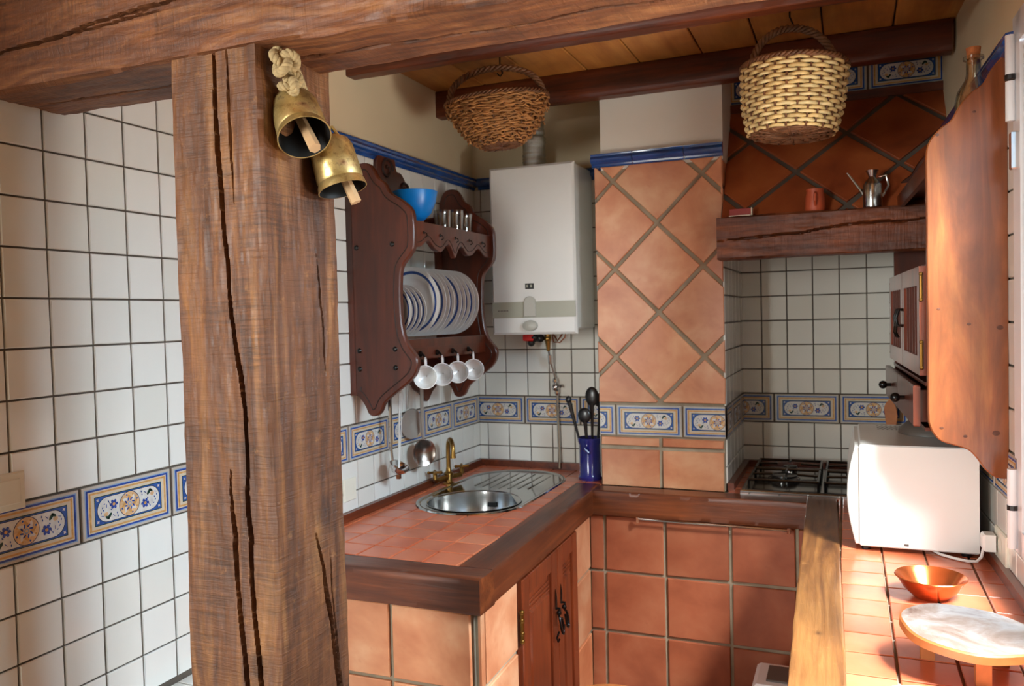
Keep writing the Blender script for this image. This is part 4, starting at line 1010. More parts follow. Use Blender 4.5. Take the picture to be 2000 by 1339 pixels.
# stand the plates on edge, facing the camera, tilted back a little
def stand(me, name, y, R, lab, grp, tilt):
    mt = Matrix.Translation((.152, y, 1.543 + R if R > .1 else 1.545 + R)) @ Matrix.Rotation(tilt, 4, 'Z') @ Matrix.Rotation(PI / 2, 4, 'X')
    o = put(name, me, None, mt); tag(o, lab, 'plate', grp)
small = ['first small blue ringed plate nearest the rack side', 'second small plate in the rack from the near side', 'third small plate in the rack from the near side', 'last small plate just before the big plates']
for k in range(4): stand(psm, 'dessert_plate', -1.02 + k * .036, .095, small[k], 'small plates in the rack', -.10)
ords = ['first large plate behind the small ones, blue ring showing', 'second large plate in the rack from the near side', 'third large plate in the rack from the near side', 'fourth large plate in the rack from the near side', 'fifth large plate, in the middle of the large ones', 'sixth large plate in the rack from the near side', 'third from last large plate towards the boiler', 'second from last large plate towards the boiler', 'last large plate, nearest the boiler']
PY = (-.865, -.815, -.778, -.742, -.685, -.642, -.602, -.562, -.522)
for k in range(9): stand(pbig, 'dinner_plate', PY[k], .130, ords[k], 'large plates in the rack', -.12 + .02 * math.sin(k * 2))
# cups
def cup_mesh():
    mb = MB(); mb.lathe([(.002, .0), (.022, 0), (.024, .004), (.035, .02), (.041, .045), (.0425, .062), (.040, .062), (.038, .045), (.031, .02), (.002, .008)], 28)
    return mesh_of(mb, 'cup_body', 'porcelain', True), mesh_of(MB().tube([(.040, 0, .05), (.060, 0, .052), (.066, 0, .036), (.056, 0, .02), (.036, 0, .018)], .0042, 8), 'cup_handle', 'porcelain', True)
cm, chm = cup_mesh()
cl = ['white cup hanging first from the near side of the rack', 'white cup hanging second from the near side', 'white cup hanging third from the near side', 'white cup hanging last, nearest the boiler']
for k, y in enumerate(CUPY):
    # hung by the handle, mouth towards the camera and down
    ctr = Vector((.262, y - .01, 1.402))
    R = Matrix.Rotation(.42, 4, 'Z') @ Matrix.Rotation(PI / 2 + .0, 4, 'X') @ Matrix.Rotation(PI / 2, 4, 'Z')
    c = thing('hanging_cup', ctr, cl[k], 'cup', 'white cups under the plate rack', rot=R @ Matrix.Translation((0, 0, -.03)))
    put('body', cm, c, wm(c)); put('handle', chm, c, wm(c))
# glasses and bowl on the shelf
def tumbler(x, y, r, h, lab, flare=1.0, name='drinking_glass'):
    o = part(name, MB().lathe([(.001, .0), (r * .92, 0), (r, .004), (r * flare, h), (r * flare - .002, h), (r - .003, .01), (.001, .008)], 24, Matrix.Translation((x, y, 1.9545))), 'glass', None, smooth=True, origin=(x, y, 1.9545))
    tag(o, lab, 'glass', 'glasses on the plate rack shelf')
tumbler(.165, -.535, .037, .095, 'clear straight tumbler at the front of the rack shelf')
tumbler(.17, -.455, .035, .088, 'clear tumbler beside the far side panel of the rack')
tumbler(.09, -.50, .035, .09, 'clear tumbler at the back of the rack shelf near the far side')
tumbler(.16, -.635, .034, .085, 'clear tumbler between the blue bowl and the straight tumbler')
st_ = thing('stemmed_glass', (.08, -.665, 1.9545), 'tall cut glass standing behind the blue bowl', 'glass')
part('bowl', MB().lathe([(.001, .085), (.02, .088), (.031, .11), (.036, .165), (.034, .165), (.029, .112), (.001, .092)], 20, Matrix.Translation((.08, -.665, 1.9545))), 'glass', st_, smooth=True)
part('stem', MB().lathe([(.03, .0), (.03, .003), (.005, .008), (.005, .08), (.015, .088)], 16, Matrix.Translation((.08, -.665, 1.9545))), 'glass', st_, smooth=True)
bbw = part('blue_bowl', MB().lathe([(.001, .0), (.03, 0), (.034, .004), (.06, .03), (.078, .07), (.086, .112), (.084, .113), (.075, .07), (.057, .032), (.001, .006)], 40, Matrix.Translation((.155, -.845, 1.9765)) @ Matrix.Scale(.98, 4)), 'bowl_blue', None, smooth=True, origin=(.155, -.845, 1.9765))
tag(bbw, 'bright blue plastic bowl on top of the plate rack shelf', 'bowl')
ugl = part('small_glass', MB().lathe([(.001, 0), (.03, 0), (.032, .021), (.03, .021), (.001, .003)], 20, Matrix.Translation((.155, -.845, 1.9545))), 'glass', None, smooth=True, origin=(.155, -.845, 1.9545))
tag(ugl, 'small upturned glass dish under the blue bowl', 'glass')

# ================================================================== HANGING UTENSILS
ld = thing('soup_ladle', (.07, -.93, 1.36), 'shiny steel ladle hanging below the near side of the plate rack', 'ladle')
part('handle', MB().tube([(.085, -.93, 1.345), (.075, -.93, 1.34), (.07, -.93, 1.32), (.07, -.93, 1.12), (.075, -.93, 1.08)], [.004, .006, .0085, .006, .005], 8), 'chrome', ld, smooth=True)
part('cup', MB().lathe([(.001, -.028), (.02, -.025), (.034, -.012), (.04, .004), (.038, .004), (.03, -.011), (.001, -.024)], 24, Matrix.Translation((.10, -.925, 1.06)) @ Matrix.Rotation(.5, 4, 'Y')), 'chrome', ld, smooth=True)
bt = thing('wire_whisk', (.085, -.90, 1.30), 'thin pale wire utensil hanging beside the ladle with a small red tip', 'utensil')
part('wire', MB().tube([(.095, -.90, 1.33), (.09, -.90, 1.2), (.085, -.905, 1.03)], .003, 6).tube([(.095, -.89, 1.33), (.09, -.885, 1.2), (.085, -.905, 1.03)], .0022, 6), 'enamel', bt, smooth=True)
part('tip', MB().box(.078, .092, -.912, -.898, 1.008, 1.024), 'copper_wire', bt)
sm_ = thing('skimmer', (.03, -.79, 1.33), 'grey round perforated skimmer hanging against the patterned tiles', 'utensil')
part('handle', MB().tube([(.025, -.71, 1.35), (.022, -.71, 1.25)], .004, 6), 'dull_steel', sm_, smooth=True)
part('disc', MB().lathe([(.001, .0), (.05, .002), (.056, .008), (.054, .010), (.001, .004)], 28, Matrix.Translation((.03, -.71, 1.19)) @ Matrix.Rotation(-.35, 4, 'Z') @ Matrix.Rotation(PI / 2, 4, 'Y'), sx=1.1), 'dull_steel', sm_, smooth=True)
sp_ = thing('serving_spoon', (.08, -.70, 1.37), 'large tarnished metal spoon hanging nearest the faucet', 'spoon')
part('handle', MB().tube([(.085, -.70, 1.375), (.08, -.70, 1.35), (.075, -.695, 1.2), (.075, -.69, 1.125)], [.003, .008, .007, .005], 8), 'dull_steel', sp_, smooth=True)
part('bowl', MB().lathe([(.001, .0), (.035, .003), (.047, .012), (.050, .020), (.047, .020), (.033, .008), (.001, .005)], 28, Matrix.Translation((.066, -.682, 1.072)) @ Matrix.Rotation(-.7, 4, 'Z') @ Matrix.Rotation(PI / 2, 4, 'Y'), sx=1.12), 'tarnish', sp_, smooth=True)

# ================================================================== SOCKETS AND SWITCH
def plate_box(name, fr, u, v, wd, ht, lab, cat, rocker=True):
    t = thing(name, fr.p(u, v), lab, cat)
    part('frame', MB().prism(rect(u - wd / 2, v - ht / 2, u + wd / 2, v + ht / 2), .006, .014, bev=.003, fr=fr), 'cream_plastic', t, smooth=True)
    if rocker: part('rocker', MB().prism(rect(u - wd * .33, v - ht * .33, u + wd * .33, v + ht * .33), .014, .018, bev=.002, fr=fr), 'cream_plastic', t)
    else: part('outlet', MB().lathe([(.024, .0145), (.022, .0145), (.021, .008), (.001, .008)], 20, fr.m(u, v)), 'cream_plastic', t, smooth=True)
    return t
plate_box('light_switch', FL, -2.393, 1.262, .082, .08, 'cream light switch on the white tiles at the left edge', 'switch')
plate_box('wall_socket', FL, -1.125, 1.008, .075, .08, 'cream wall socket above the worktop beside the post', 'socket', False)
so = plate_box('wall_socket', FR, -.01, .968, .14, .082, 'cream double socket with a white plug behind the microwave', 'socket', False)
plg = thing('power_cord', FR.p(-.05, .96, .03), 'white plug and cord running from the socket to the microwave', 'cord')
part('plug', MB().prism(rect(-.075, .945, -.03, .99), .019, .05, bev=.006, fr=FR), 'enamel', plg, smooth=True)
part('cable', MB().tube([FR.p(-.05, .95, .045), FR.p(-.05, .925, .05), FR.p(-.055, .910, .06), FR.p(-.065, .906, .08), FR.p(-.085, .906, .11), FR.p(-.115, .906, .14), FR.p(-.16, .907, .16), FR.p(-.22, .91, .19)], .004, 8), 'enamel', plg, smooth=True)

# ================================================================== MICROWAVE
mw = thing('microwave', (1.83, -.75, ZW), 'white microwave oven seen from its side on the window counter', 'microwave')
mx0, mx1, my0, my1, mz0, mz1 = 1.672, 1.99, -1.0, -.53, .915, 1.212
part('casing', MB().box(mx0 + .012, mx1, my0, my1, mz0, mz1, bev=.004), 'enamel', mw, smooth=True)
fp = [(mx0 + .012, mz0 + .004)]
for k in range(9): t = k / 8; fp.append((mx0 + .012 - .012 - .022 * math.sin(PI * t), mz0 + .004 + (mz1 - mz0 - .012) * t))
fp.append((mx0 + .012, mz1 - .008))
part('door', MB().prism([(x, z) for x, z in fp], 0, my1 - my0 - .012, bev=.003, fr=Frame((0, my1 - .006, 0), (1, 0, 0), (0, 0, 1))), 'enamel', mw, smooth=True)
vt = MB()
for i in range(10):
    for k in range(5): vt.lathe([(.0042, 0), (.001, .0008)], 8, Matrix.Translation((1.745 + i * .0135 + (k % 2) * .0067, -.66 + k * .021, mz1 + .0002)))
part('vent', vt, 'black', mw)
for (x, y) in ((1.70, -.97), (1.96, -.97), (1.70, -.56), (1.96, -.56)): part('foot', MB().lathe([(.012, 0), (.014, .017)], 12, Matrix.Translation((x, y, ZW)), cap=True), 'black', mw)
part('badge', MB().prism(rect(1.80, .924, 1.812, .930), 0, .001, fr=Frame((0, my0, 0), (1, 0, 0), (0, 0, 1))), 'rubber', mw)

# ================================================================== COUNTER ITEMS ON THE RIGHT
cbw = part('copper_bowl', MB().lathe([(.001, .0), (.035, 0), (.04, .003), (.06, .022), (.074, .045), (.081, .052), (.079, .054), (.070, .045), (.055, .024), (.036, .007), (.001, .005)], 48, Matrix.Translation((1.838, -1.365, ZW + .001))), 'copper', None, smooth=True, origin=(1.838, -1.365, ZW + .001))
tag(cbw, 'shallow polished copper bowl on the worktop in front of the microwave', 'bowl')
rb = thing('round_board', (1.865, -1.815, ZW + .001), 'thick round weathered wooden board on short legs on the sunlit worktop', 'board')
n = 48; r0 = [1 + .025 * math.sin(3 * a + 1) + .012 * math.sin(7 * a) for a in np.linspace(0, 2 * PI, n, endpoint=False)]
poly = [(.124 * r0[k] * math.cos(2 * PI * k / n), .112 * r0[k] * math.sin(2 * PI * k / n)) for k in range(n)]
bcen = Matrix.Translation((1.87, -1.79, .975)) @ Matrix.Rotation(.06, 4, 'X') @ Matrix.Rotation(.05, 4, 'Y')
fb = Frame(bcen.translation, bcen.to_3x3() @ Vector((1, 0, 0)), bcen.to_3x3() @ Vector((0, 1, 0)))
part('top', MB().prism(poly, -.009, .009, bev=.003, fr=fb).prism(inset(poly, .0035), .009, .0095, mi=1, fr=fb), ['spoonwood', 'board'], rb, smooth=True)
for (x, y) in ((1.885, -1.85), (1.80, -1.75), (1.93, -1.74)):
    part('leg', MB().box(x - .013, x + .013, y - .012, y + .012, ZW + .001, .962 + (y + 1.79) * .06), 'spoonwood', rb)
wp = part('white_plate', MB().lathe([(.001, .004), (.07, .004), (.085, .012), (.105, .016), (.105, .013), (.08, .005), (.06, 0), (.001, 0)], 48, Matrix.Translation((1.785, -2.035, ZW + .001))), 'porcelain', None, smooth=True, origin=(1.785, -2.035, ZW + .001))
tag(wp, 'white plate rim at the bottom edge on the sunlit worktop', 'plate')

# on the mantel shelf
ZM = 1.963
mbx = thing('matchbox', (1.29, -.38, ZM), 'small dark red matchbox lying on the mantel shelf', 'matchbox')
part('tray', MB().box(1.248, 1.326, -.405, -.365, ZM, ZM + .004), 'card', mbx); part('sleeve', MB().box(1.25, 1.328, -.404, -.366, ZM + .004, ZM + .028, bev=.001), 'matchbox', mbx)
part('striker', MB().box(1.328, 1.331, -.405, -.365, ZM + .002, ZM + .030), 'card', mbx)
mg = thing('clay_mug', (1.551, -.385, ZM), 'small reddish clay mug on the mantel shelf', 'mug')
part('body', MB().lathe([(.001, 0), (.034, 0), (.038, .01), (.036, .05), (.031, .075), (.033, .086), (.030, .086), (.028, .075), (.032, .05), (.034, .01), (.001, .006)], 28, Matrix.Translation((1.551, -.385, ZM)) @ Matrix.Scale(.94, 4)), 'clay_red', mg, smooth=True)
part('handle', MB().tube([(1.553, -.416, ZM + .065), (1.553, -.432, ZM + .058), (1.553, -.434, ZM + .035), (1.553, -.418, ZM + .02)], .005, 8), 'clay_red', mg, smooth=True)
ox, oy = 1.742, -.382
oc = thing('oil_can', (ox, oy, ZM), 'steel oil can with a long slanted spout on the mantel shelf', 'oil can')
part('body', MB().lathe([(.001, 0), (.031, 0), (.032, .004), (.032, .080), (.030, .086), (.014, .104), (.012, .11), (.022, .132), (.02, .132), (.01, .11)], 28, Matrix.Translation((ox, oy, ZM))), 'steel', oc, smooth=True)
part('spout', MB().tube([(ox - .028, oy, ZM + .05), (ox - .038, oy, ZM + .065), (ox - .082, oy - .004, ZM + .13)], [.008, .006, .0035], 8), 'chrome', oc, smooth=True)
part('handle', MB().tube([(ox + .018, oy, ZM + .108), (ox + .045, oy, ZM + .112), (ox + .052, oy, ZM + .075), (ox + .032, oy, ZM + .038)], .0045, 8), 'steel', oc, smooth=True)

# ================================================================== SPICE / GLASS CABINET RACK (right wall)
rr = thing('wall_cabinet', RP(0, 0, 1.4), 'varnished wall cabinet with scalloped side panels, glass doors and drawers', 'cabinet', rot=Matrix.Rotation(ang, 4, 'Z'))
def rp(name, mb, mats, par=rr, smooth=False, label=None): return part(name, mb, mats, par, smooth, origin=RW, label=label)
# profile: d = distance from the wall, z
sidep = outline([(.0, 1.163), (.03, 1.165), (.055, 1.185), (.075, 1.215), (.095, 1.235), (.125, 1.245), (.155, 1.255), (.172, 1.272), (.182, 1.295), (.186, 1.34), (.186, 1.6), (.186, 1.9), (.186, 2.0), (.178, 2.035), (.155, 2.065), (.128, 2.085), (.108, 2.12), (.082, 2.15), (.055, 2.17), (.035, 2.205), (.012, 2.232), (.0, 2.235)], 4)
for (yc, mt) in ((-.05, 'panel'), (.84, 'rack')):
    fr = Frame((-.008, yc + .011, 0), (-1, 0, 0), (0, 0, 1)); m_ = MB().prism(sidep, 0, .022, bev=.003, fr=Frame((-.009, yc, 0), (-1, 0, 0), (0, 0, 1), (0, -1, 0)))
    m_.f = [f[::-1] for f in m_.f]
    p_ = rp('side_panel', m_, mt, smooth=True, label='honey coloured varnished side panel facing the viewer' if yc < 0 else None)
    if yc < 0:
        for (d, z, r) in ((.075, 2.10, .0035), (.16, 2.05, .004), (.16, 1.60, .0035), (.09, 1.56, .004), (.02, 1.55, .006), (.10, 1.27, .004), (.03, 1.28, .007), (.155, 1.29, .004)):
            rp('knot', MB().lathe([(r, .0), (.0003, .0006)], 10, Matrix.Translation((-.009 - d, yc - .0221, z)) @ Matrix.Rotation(PI / 2, 4, 'X'), sx=1.3), 'knot_brown', p_)
xo = -.009
rp('shelf', MB().box(xo - .165, xo, -.05, .818, 1.985, 2.003), 'rack'); rp('apron', MB().box(xo - .178, xo - .165, -.05, .818, 1.955, 2.003), 'rack')
rp('back_board', MB().box(xo - .012, xo, -.05, .818, 1.30, 2.05), 'rack')
rp('carcass', MB().box(xo - .180, xo, -.05, .83, 1.705, 1.722).box(xo - .180, xo, -.05, .83, 1.42, 1.432).box(xo - .18, xo, -.05, -.038, 1.42, 1.71).box(xo - .18, xo, .818, .83, 1.42, 1.71), 'rack')
for (a, b) in ((-.045, .385), (.392, .825)):
    x0, x1 = xo - .202, xo - .181; fw = .05; s = MB()
    for q in ((a, a + fw, 1.425, 1.715), (b - fw, b, 1.425, 1.715), (a + fw, b - fw, 1.425, 1.425 + fw), (a + fw, b - fw, 1.715 - fw, 1.715)): s.box(x0, x1, *q, bev=0)
    d = rp('door', s, 'door')
    rp('pane', MB().box(x0 + .008, x0 + .011, a + fw, b - fw, 1.425 + fw, 1.715 - fw), 'glass', d)
    lt = MB()
    for k in range(1, 5): yy = a + fw + (b - a - 2 * fw) * k / 5; lt.box(x0 + .002, x0 + .008, yy - .003, yy + .003, 1.425 + fw, 1.715 - fw)
    rp('lattice', lt, 'rack', d)
    yh = b - .025 if a < .2 else a + .025
    rp('handle', MB().tube([(x0, yh, 1.55), (x0 - .016, yh, 1.552), (x0 - .02, yh, 1.575), (x0 - .012, yh, 1.60), (x0, yh, 1.60)], .005, 8).tube([(x0 - .018, yh, 1.56), (x0 - .02, yh + .012, 1.53), (x0 - .014, yh, 1.515)], .004, 6), 'iron', d, smooth=True)
    ye = a if a < .2 else b
    for zc in (1.66, 1.48): rp('hinge', MB().tube([(x0 + .004, ye - .004, zc - .03), (x0 + .004, ye - .004, zc + .03)], .0045, 8).ball((x0 + .004, ye - .004, zc + .034), .0055, 8).ball((x0 + .004, ye - .004, zc - .034), .0055, 8), 'old_brass', d, smooth=True)
for (a, b) in ((-.04, .385), (.39, .82)):
    s = MB(); s.box(xo - .20, xo - .02, a + .01, b - .01, 1.30, 1.385); s.box(xo - .218, xo - .20, a, b, 1.288, 1.398, bev=.003)
    d = rp('drawer', s, 'rack'); rp('knob', MB().tube([(xo - .218, (a + b) / 2, 1.345), (xo - .236, (a + b) / 2, 1.345)], .006, 8).ball((xo - .243, (a + b) / 2, 1.345), .014, 12), 'iron', d, smooth=True)
rp('drawer_shelf', MB().box(xo - .19, xo, -.05, .83, 1.398, 1.408).box(xo - .19, xo, -.05, .83, 1.278, 1.287), 'rack')
bo2 = thing('glass_bottle', RP(-.07, .03, 2.004), 'clear glass bottle with a cork on top of the wall cabinet', 'bottle', rot=Matrix.Rotation(ang, 4, 'Z'))
Bm = RW @ Matrix.Translation((-.068, .03, 2.004))
put('body', mesh_of(MB().lathe([(.001, .0), (.042, 0), (.046, .006), (.046, .14), (.04, .17), (.022, .20), (.0175, .215), (.0175, .25), (.025, .254), (.025, .262), (.015, .262), (.015, .21), (.02, .2), (.037, .168), (.043, .14), (.043, .01), (.001, .006)], 32), 'body', 'glass_smoke', True), bo2, Bm)
put('cork', mesh_of(MB().lathe([(.001, .245), (.014, .245), (.018, .285), (.001, .286)], 20), 'cork', 'cork', True), bo2, Bm)
jr = thing('glass_jar', RP(-.13, .08, 1.7225), 'clear glass jar standing on the lower shelf of the wall cabinet', 'jar')
put('jar_body', mesh_of(MB().lathe([(.001, 0), (.04, 0), (.042, .05), (.03, .085), (.032, .095), (.029, .095), (.026, .085), (.038, .05), (.001, .005)], 24), 'jar_body', 'glass', True), jr, RW @ Matrix.Translation((-.135, .06, 1.7225)))
ws = thing('wooden_spatula', (1.80, -.2, 1.24), 'orange wooden spatula propped in the corner behind the microwave', 'spatula')
ws0 = Vector((1.835, .18, 1.07))
ws_m = Frame((1.84, .20, .935), (1, 0, .12), (-.1, .02, 1))
part('blade', MB().prism(outline([(-.02, .18), (-.022, .22), (-.02, .26), (0, .285), (.02, .27), (.026, .22), (.018, .18)], 4), 0, .008, bev=.002, fr=ws_m), 'spoonwood', ws, smooth=True)
part('handle', MB().prism(rect(-.008, 0, .008, .185), 0, .008, bev=.002, fr=ws_m), 'spoonwood', ws, smooth=True)
ld2 = thing('dark_pot_lid', (1.90, -.72, 1.2125), 'dark brown domed lid lying on top of the microwave', 'lid')
part('dome', MB().lathe([(.095, 0), (.093, .012), (.07, .035), (.03, .048), (.001, .05)], 32, Matrix.Translation((1.895, -.72, 1.2125))), 'rubber', ld2, smooth=True)
part('knob', MB().lathe([(.008, .048), (.008, .058), (.014, .064), (.001, .068)], 16, Matrix.Translation((1.895, -.72, 1.2125))), 'black', ld2, smooth=True)

# ================================================================== BASKETS
def ring_pts(rx_, ry_, z, n, wave=0.0, nw=0, ph=0.0, jit=0.0, tilt=None):
    p = []
    for k in range(n + 1):
        a = 2 * PI * k / n; r = 1 + wave * math.cos(nw * a + ph)
        p.append((rx_ * r * math.cos(a), ry_ * r * math.sin(a), z + random.uniform(-jit, jit) + (tilt(a) if tilt else 0)))
    p[-1] = p[0]; return p
def basket(name, M4, prof, N, rings, mats, lab, rw, handle, tilt=None, jit=.001, baseN=7, hmat=None):
    t = thing(name, M4.translation, lab, 'basket', rot=M4.to_3x3().to_4x4())
    H = prof[-1][1]
    def at(z):
        for (a, b) in zip(prof[:-1], prof[1:]):
            if z <= b[1] + 1e-9: q = (z - a[1]) / (b[1] - a[1]); return a[0] + (b[0] - a[0]) * q, a[2] + (b[2] - a[2]) * q
        return prof[-1][0], prof[-1][2]
    for i in range(rings):
        z = H * (i + .4) / rings; rx_, ry_ = at(z)
        tl = (lambda a, f=z / H: tilt(a) * f) if tilt else None
        w = part('weaver', MB().tube(ring_pts(rx_, ry_, z, N * 4, .022 * .16 / rx_ * 1.6, N // 2, PI * (i % 2), jit, tl), rw * random.uniform(.85, 1.1), 6, cap=False), mats[i % 2] if random.random() > .03 else mats[0], t, smooth='full', origin=M4)
    s = MB()
    for k in range(N):
        a = 2 * PI * k / N; pts = []
        for q in range(9):
            z = H * q / 8; rx_, ry_ = at(z); pts.append((rx_ * math.cos(a), ry_ * math.sin(a), z + (tilt(a) * q / 8 if tilt else 0)))
        s.tube(pts, rw * .62, 5)
    stuff(part('stake', s, mats[2], t, smooth='full', origin=M4))
    # woven base
    b = MB(); r0x, r0y = at(0)
    for i in range(baseN):
        f = (i + .6) / baseN; b.tube(ring_pts(r0x * f, r0y * f, -.001, 48, .02, 8, PI * (i % 2), .001), rw * .8, 6, cap=False)
    for k in range(16):
        a = PI * k / 8; b.tube([(r0x * .1 * math.cos(a), r0y * .1 * math.sin(a), -.004), (r0x * math.cos(a), r0y * math.sin(a), -.003)], rw * .7, 5)
    part('base', b, mats[2], t, smooth='full', origin=M4)
    # braided rim
    rm = MB(); rx_, ry_ = at(H)
    for ph in (0, 2 * PI / 3, 4 * PI / 3):
        pts = []
        for k in range(121):
            a = 2 * PI * k / 120; c = 22 * a + ph
            pts.append(((rx_ + .006 * math.cos(c)) * math.cos(a), (ry_ + .006 * math.cos(c)) * math.sin(a), H + .004 + .006 * math.sin(c) + (tilt(a) if tilt else 0)))
        rm.tube(pts, rw * .85, 6, cap=False)
    part('rim', rm, mats[2] if hmat is None else hmat, t, smooth='full', origin=M4)
    # twisted handle
    hd = MB(); hw, hh, sink = handle
    for ph in (0, 2 * PI / 3, 4 * PI / 3):
        pts = []
        for k in range(71):
            a = PI * k / 70; c = 9 * a * 2 + ph; rr_ = .0075
            x = -hw * math.cos(a); z = H - sink * (1 - math.sin(a)) + hh * math.sin(a) ** .75; nx = -math.cos(a)
            ta = 0 if x > 0 else PI
            pts.append((x + rr_ * math.cos(c) * nx, rr_ * math.sin(c), z + rr_ * math.cos(c) * math.sin(a) + (tilt(ta) * abs(x / hw) if tilt else 0)))
        hd.tube(pts, .0062, 6)
    part('handle', hd, hmat or mats[2], t, smooth='full', origin=M4)
    return t
# pale basket on the right
MR = Matrix.Translation((1.497, -.80, 2.165)) @ Matrix.Rotation(.39, 4, 'Z') @ Matrix.Rotation(.05, 4, 'Y')
basket('wicker_basket', MR, [(.128, 0, .128), (.148, .08, .148), (.158, .205, .158)], 28, 17, ('wicker_light', 'wicker_pale', 'wicker_twig'), 'pale wicker basket with twisted handle hanging in front of the hood', .0062, (.135, .13, .03), hmat='wicker_twig')
# brown basket on the left: oval mouth lifted on the right
ML = Matrix.Translation((.462, -.72, 2.25)) @ Matrix.Rotation(.39, 4, 'Z') @ Matrix.Rotation(-.09, 4, 'Y')
lb = basket('twig_basket', ML, [(.075, 0, .07), (.125, .035, .105), (.158, .085, .125), (.192, .165, .135)], 26, 21, ('wicker_dark', 'wicker_dark', 'wicker_twig'), 'brown twig basket with twisted hoop handle hanging in front of the boiler flue', .0042, (.176, .125, .0), jit=.0035)
tw = MB()
for k in range(70):
    a = random.uniform(PI, 2 * PI); z = random.uniform(.02, .15); r = .10 + .085 * min(1, z / .1); da = random.uniform(-.35, .35)
    tw.tube([(r * 1.03 * math.cos(a), r * .74 * math.sin(a), z), (r * 1.06 * math.cos(a + da / 2), r * .77 * math.sin(a + da / 2), z + random.uniform(-.01, .01)), (r * 1.03 * math.cos(a + da), r * .74 * math.sin(a + da), z + random.uniform(-.02, .02))], .0028, 5)
stuff(part('loose_twig', tw, 'wicker_dark', lb, smooth='full', origin=ML))
for (x, y, z, lab) in ((1.497, -.80, 2.515, 'small iron ceiling hook holding the pale basket'), (.462, -.72, 2.525, 'small iron ceiling hook holding the brown basket')):
    h = part('ceiling_hook', MB().tube([(x, y, CEIL), (x, y, z + .02), (x + .010, y, z - .005), (x, y, z - .016), (x - .012, y, z - .004)], .003, 6), 'iron', None, smooth=True, origin=(x, y, z)); tag(h, lab, 'hook')

# ================================================================== BELLS ON THE POST
view = Vector((.57, -.78, -.24)); right = Vector((.924, .382, -.024)); down = Vector((-.14, .19, -.94)).normalized()
def bell(top, axis, R, L, lab, clap):
    z = axis.normalized(); x = z.orthogonal().normalized(); y = z.cross(x)
    Mx = Matrix(((x.x, y.x, z.x, top.x), (x.y, y.y, z.y, top.y), (x.z, y.z, z.z, top.z), (0, 0, 0, 1)))
    t = thing('cow_bell', top, lab, 'bell', rot=Mx.to_3x3().to_4x4())
    pr = [(.001, .0), (R * .55, .002), (R * .80, .010), (R * .92, .024), (R * .95, L * .45), (R * .98, L * .80), (R * .94, L * .84), (R * 1.0, L * .90), (R * 1.04, L), (R * .99, L), (R * .93, L * .88), (R * .9, L * .4), (R * .75, .016), (.001, .006)]
    sm = [0] * 9 + [1] * 4
    put('shell', mesh_of(MB().lathe(pr, 48, seg_mi=sm), 'shell', ['bell', 'bell_in'], True), t, Mx)
    put('strap_loop', mesh_of(MB().tube([(-R * .5, 0, .004), (-R * .3, 0, -.02), (R * .3, 0, -.02), (R * .5, 0, .004)], .004, 8), 'strap_loop', 'bell', True), t, Mx)
    a, b = clap
    put('clapper', mesh_of(MB().tube([(0, 0, L * .2), (a, b, L * 1.28)], [.009, .011], 6), 'clapper', 'stick', False), t, Mx)
    return t, Mx
BELLS = [((0.716, -2.312, 2.0175), (.70, .62, .20), .0465, .105, 'brass cow bell hanging higher on the post, mouth towards the viewer', (-.012, .0)),
         ((0.741, -2.238, 1.958), (.34, .90, .24), .0455, .105, 'brass cow bell hanging lower behind the first one on the post', (-.018, .0))]
for (tp, (a, b, c), R, L, lab, cl_) in BELLS:
    bell(Vector(tp), view * a + down * b + right * c, R, L, lab, cl_)
rp_ = thing('bell_rope', (.725, -2.32, 2.08), 'thick knotted hemp rope tying the bells to the post', 'rope')
def twist(pts, r, closed=False, pitch=.020):
    P = [Vector(p) for p in pts]; D = [P[0]]
    for a_, b_ in zip(P[:-1], P[1:]):
        n_ = max(1, int((b_ - a_).length / .0016))
        for k in range(1, n_ + 1): D.append(a_.lerp(b_, k / n_))
    mb = MB(); u = None; fr_ = []; dist = 0.0
    for i, p in enumerate(D):
        t = (D[min(i + 1, len(D) - 1)] - D[max(i - 1, 0)]).normalized()
        u = t.orthogonal().normalized() if u is None else (u - t * u.dot(t)).normalized()
        if i: dist += (p - D[i - 1]).length
        fr_.append((p, u.copy(), t.cross(u), dist))
    for ph in range(3):
        mb.tube([p + (u * math.cos(2 * PI * (d / pitch) + ph * 2.094) + v * math.sin(2 * PI * (d / pitch) + ph * 2.094)) * r * .5 for p, u, v, d in fr_], r * .56, 6)
    return mb
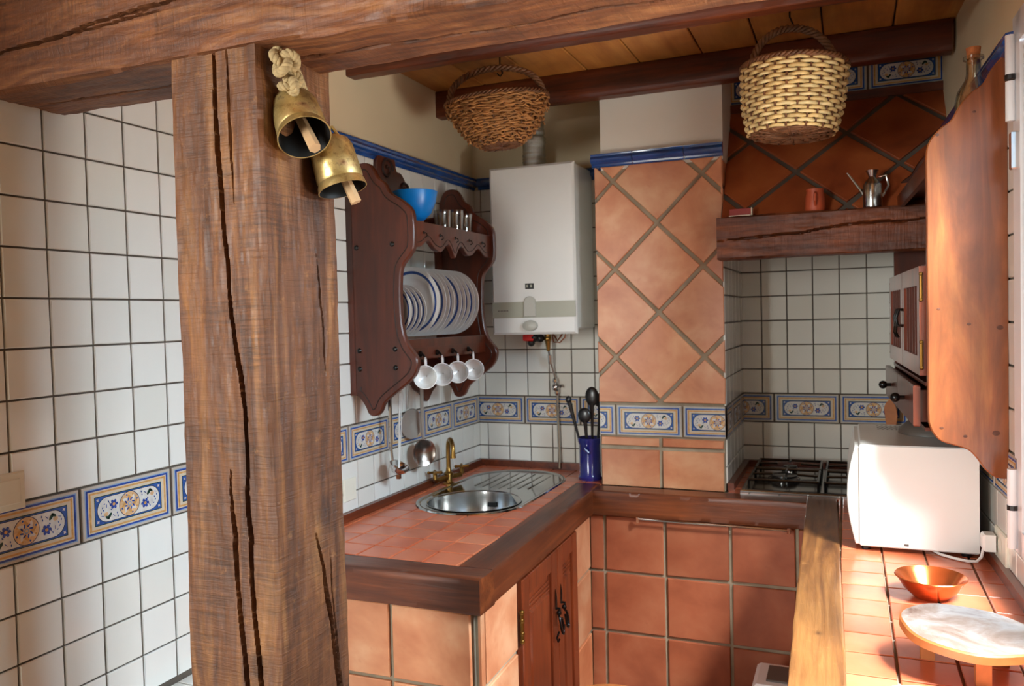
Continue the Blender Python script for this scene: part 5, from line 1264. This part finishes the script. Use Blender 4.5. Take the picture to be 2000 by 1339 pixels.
def trefoil(c, sc, rot, r):
    pts = []
    for k in range(61):
        t = 2 * PI * k / 60; v = Vector((math.sin(t) + 2 * math.sin(2 * t), math.cos(t) - 2 * math.cos(2 * t), -1.3 * math.sin(3 * t))) * sc
        v.rotate(rot); pts.append(c + v)
    return twist(pts, r)
from mathutils import Euler
part('knot', trefoil(Vector((.748, -2.374, 2.064)), .0072, Euler((1.3, .3, .5)), .0085), 'rope', rp_, smooth='full')
part('knot', trefoil(Vector((.750, -2.358, 2.030)), .0060, Euler((1.2, -.6, .2)), .0085), 'rope', rp_, smooth='full')
part('strand', twist([(.706, -2.36, 2.105), (.722, -2.365, 2.10), (.738, -2.372, 2.085), (.745, -2.372, 2.06), (.745, -2.36, 2.03), (.73, -2.33, 2.018)], .007), 'rope', rp_, smooth='full')
part('strand', twist([(.745, -2.365, 2.075), (.735, -2.32, 2.065), (.725, -2.29, 2.045), (.722, -2.27, 2.02), (.728, -2.25, 1.99), (.738, -2.242, 1.965)], .007), 'rope', rp_, smooth='full')
part('nail', MB().tube([(.69, -2.36, 2.106), (.715, -2.36, 2.108)], .003, 6), 'iron', rp_)

# ================================================================== STOOL AND BIN
sl = thing('round_stool', (1.0, -1.28, 0), 'round pale wooden stool seat just showing at the bottom edge', 'stool')
part('seat', MB().lathe([(.001, 0), (.16, 0), (.172, .01), (.172, .022), (.162, .032), (.001, .032)], 48, Matrix.Translation((1.0, -1.285, .42))), 'spoonwood', sl, smooth=True)
for k in range(3):
    a = 2 * PI * k / 3 + .5; part('leg', MB().tube([(1.0 + .11 * math.cos(a), -1.285 + .11 * math.sin(a), .42), (1.0 + .16 * math.cos(a), -1.285 + .16 * math.sin(a), .0)], [.016, .012], 10), 'spoonwood', sl, smooth=True)
bn = thing('white_bin', (1.42, -.75, 0), 'white plastic bin with a brown inset lid beside the right counter', 'bin')
part('body', MB().box(1.352, 1.505, -.84, -.64, .0, .385, bev=.014), 'pvc', bn, smooth=True)
part('lid', MB().prism(rect(1.395, -.80, 1.50, -.68), .3855, .392, bev=.002), 'rubber', bn)
part('flap', MB().prism(rect(1.395, .20, 1.50, .37), .0, .004, bev=.001, fr=Frame((0, -.84, 0), (1, 0, 0), (0, 0, 1))), 'rubber', bn)
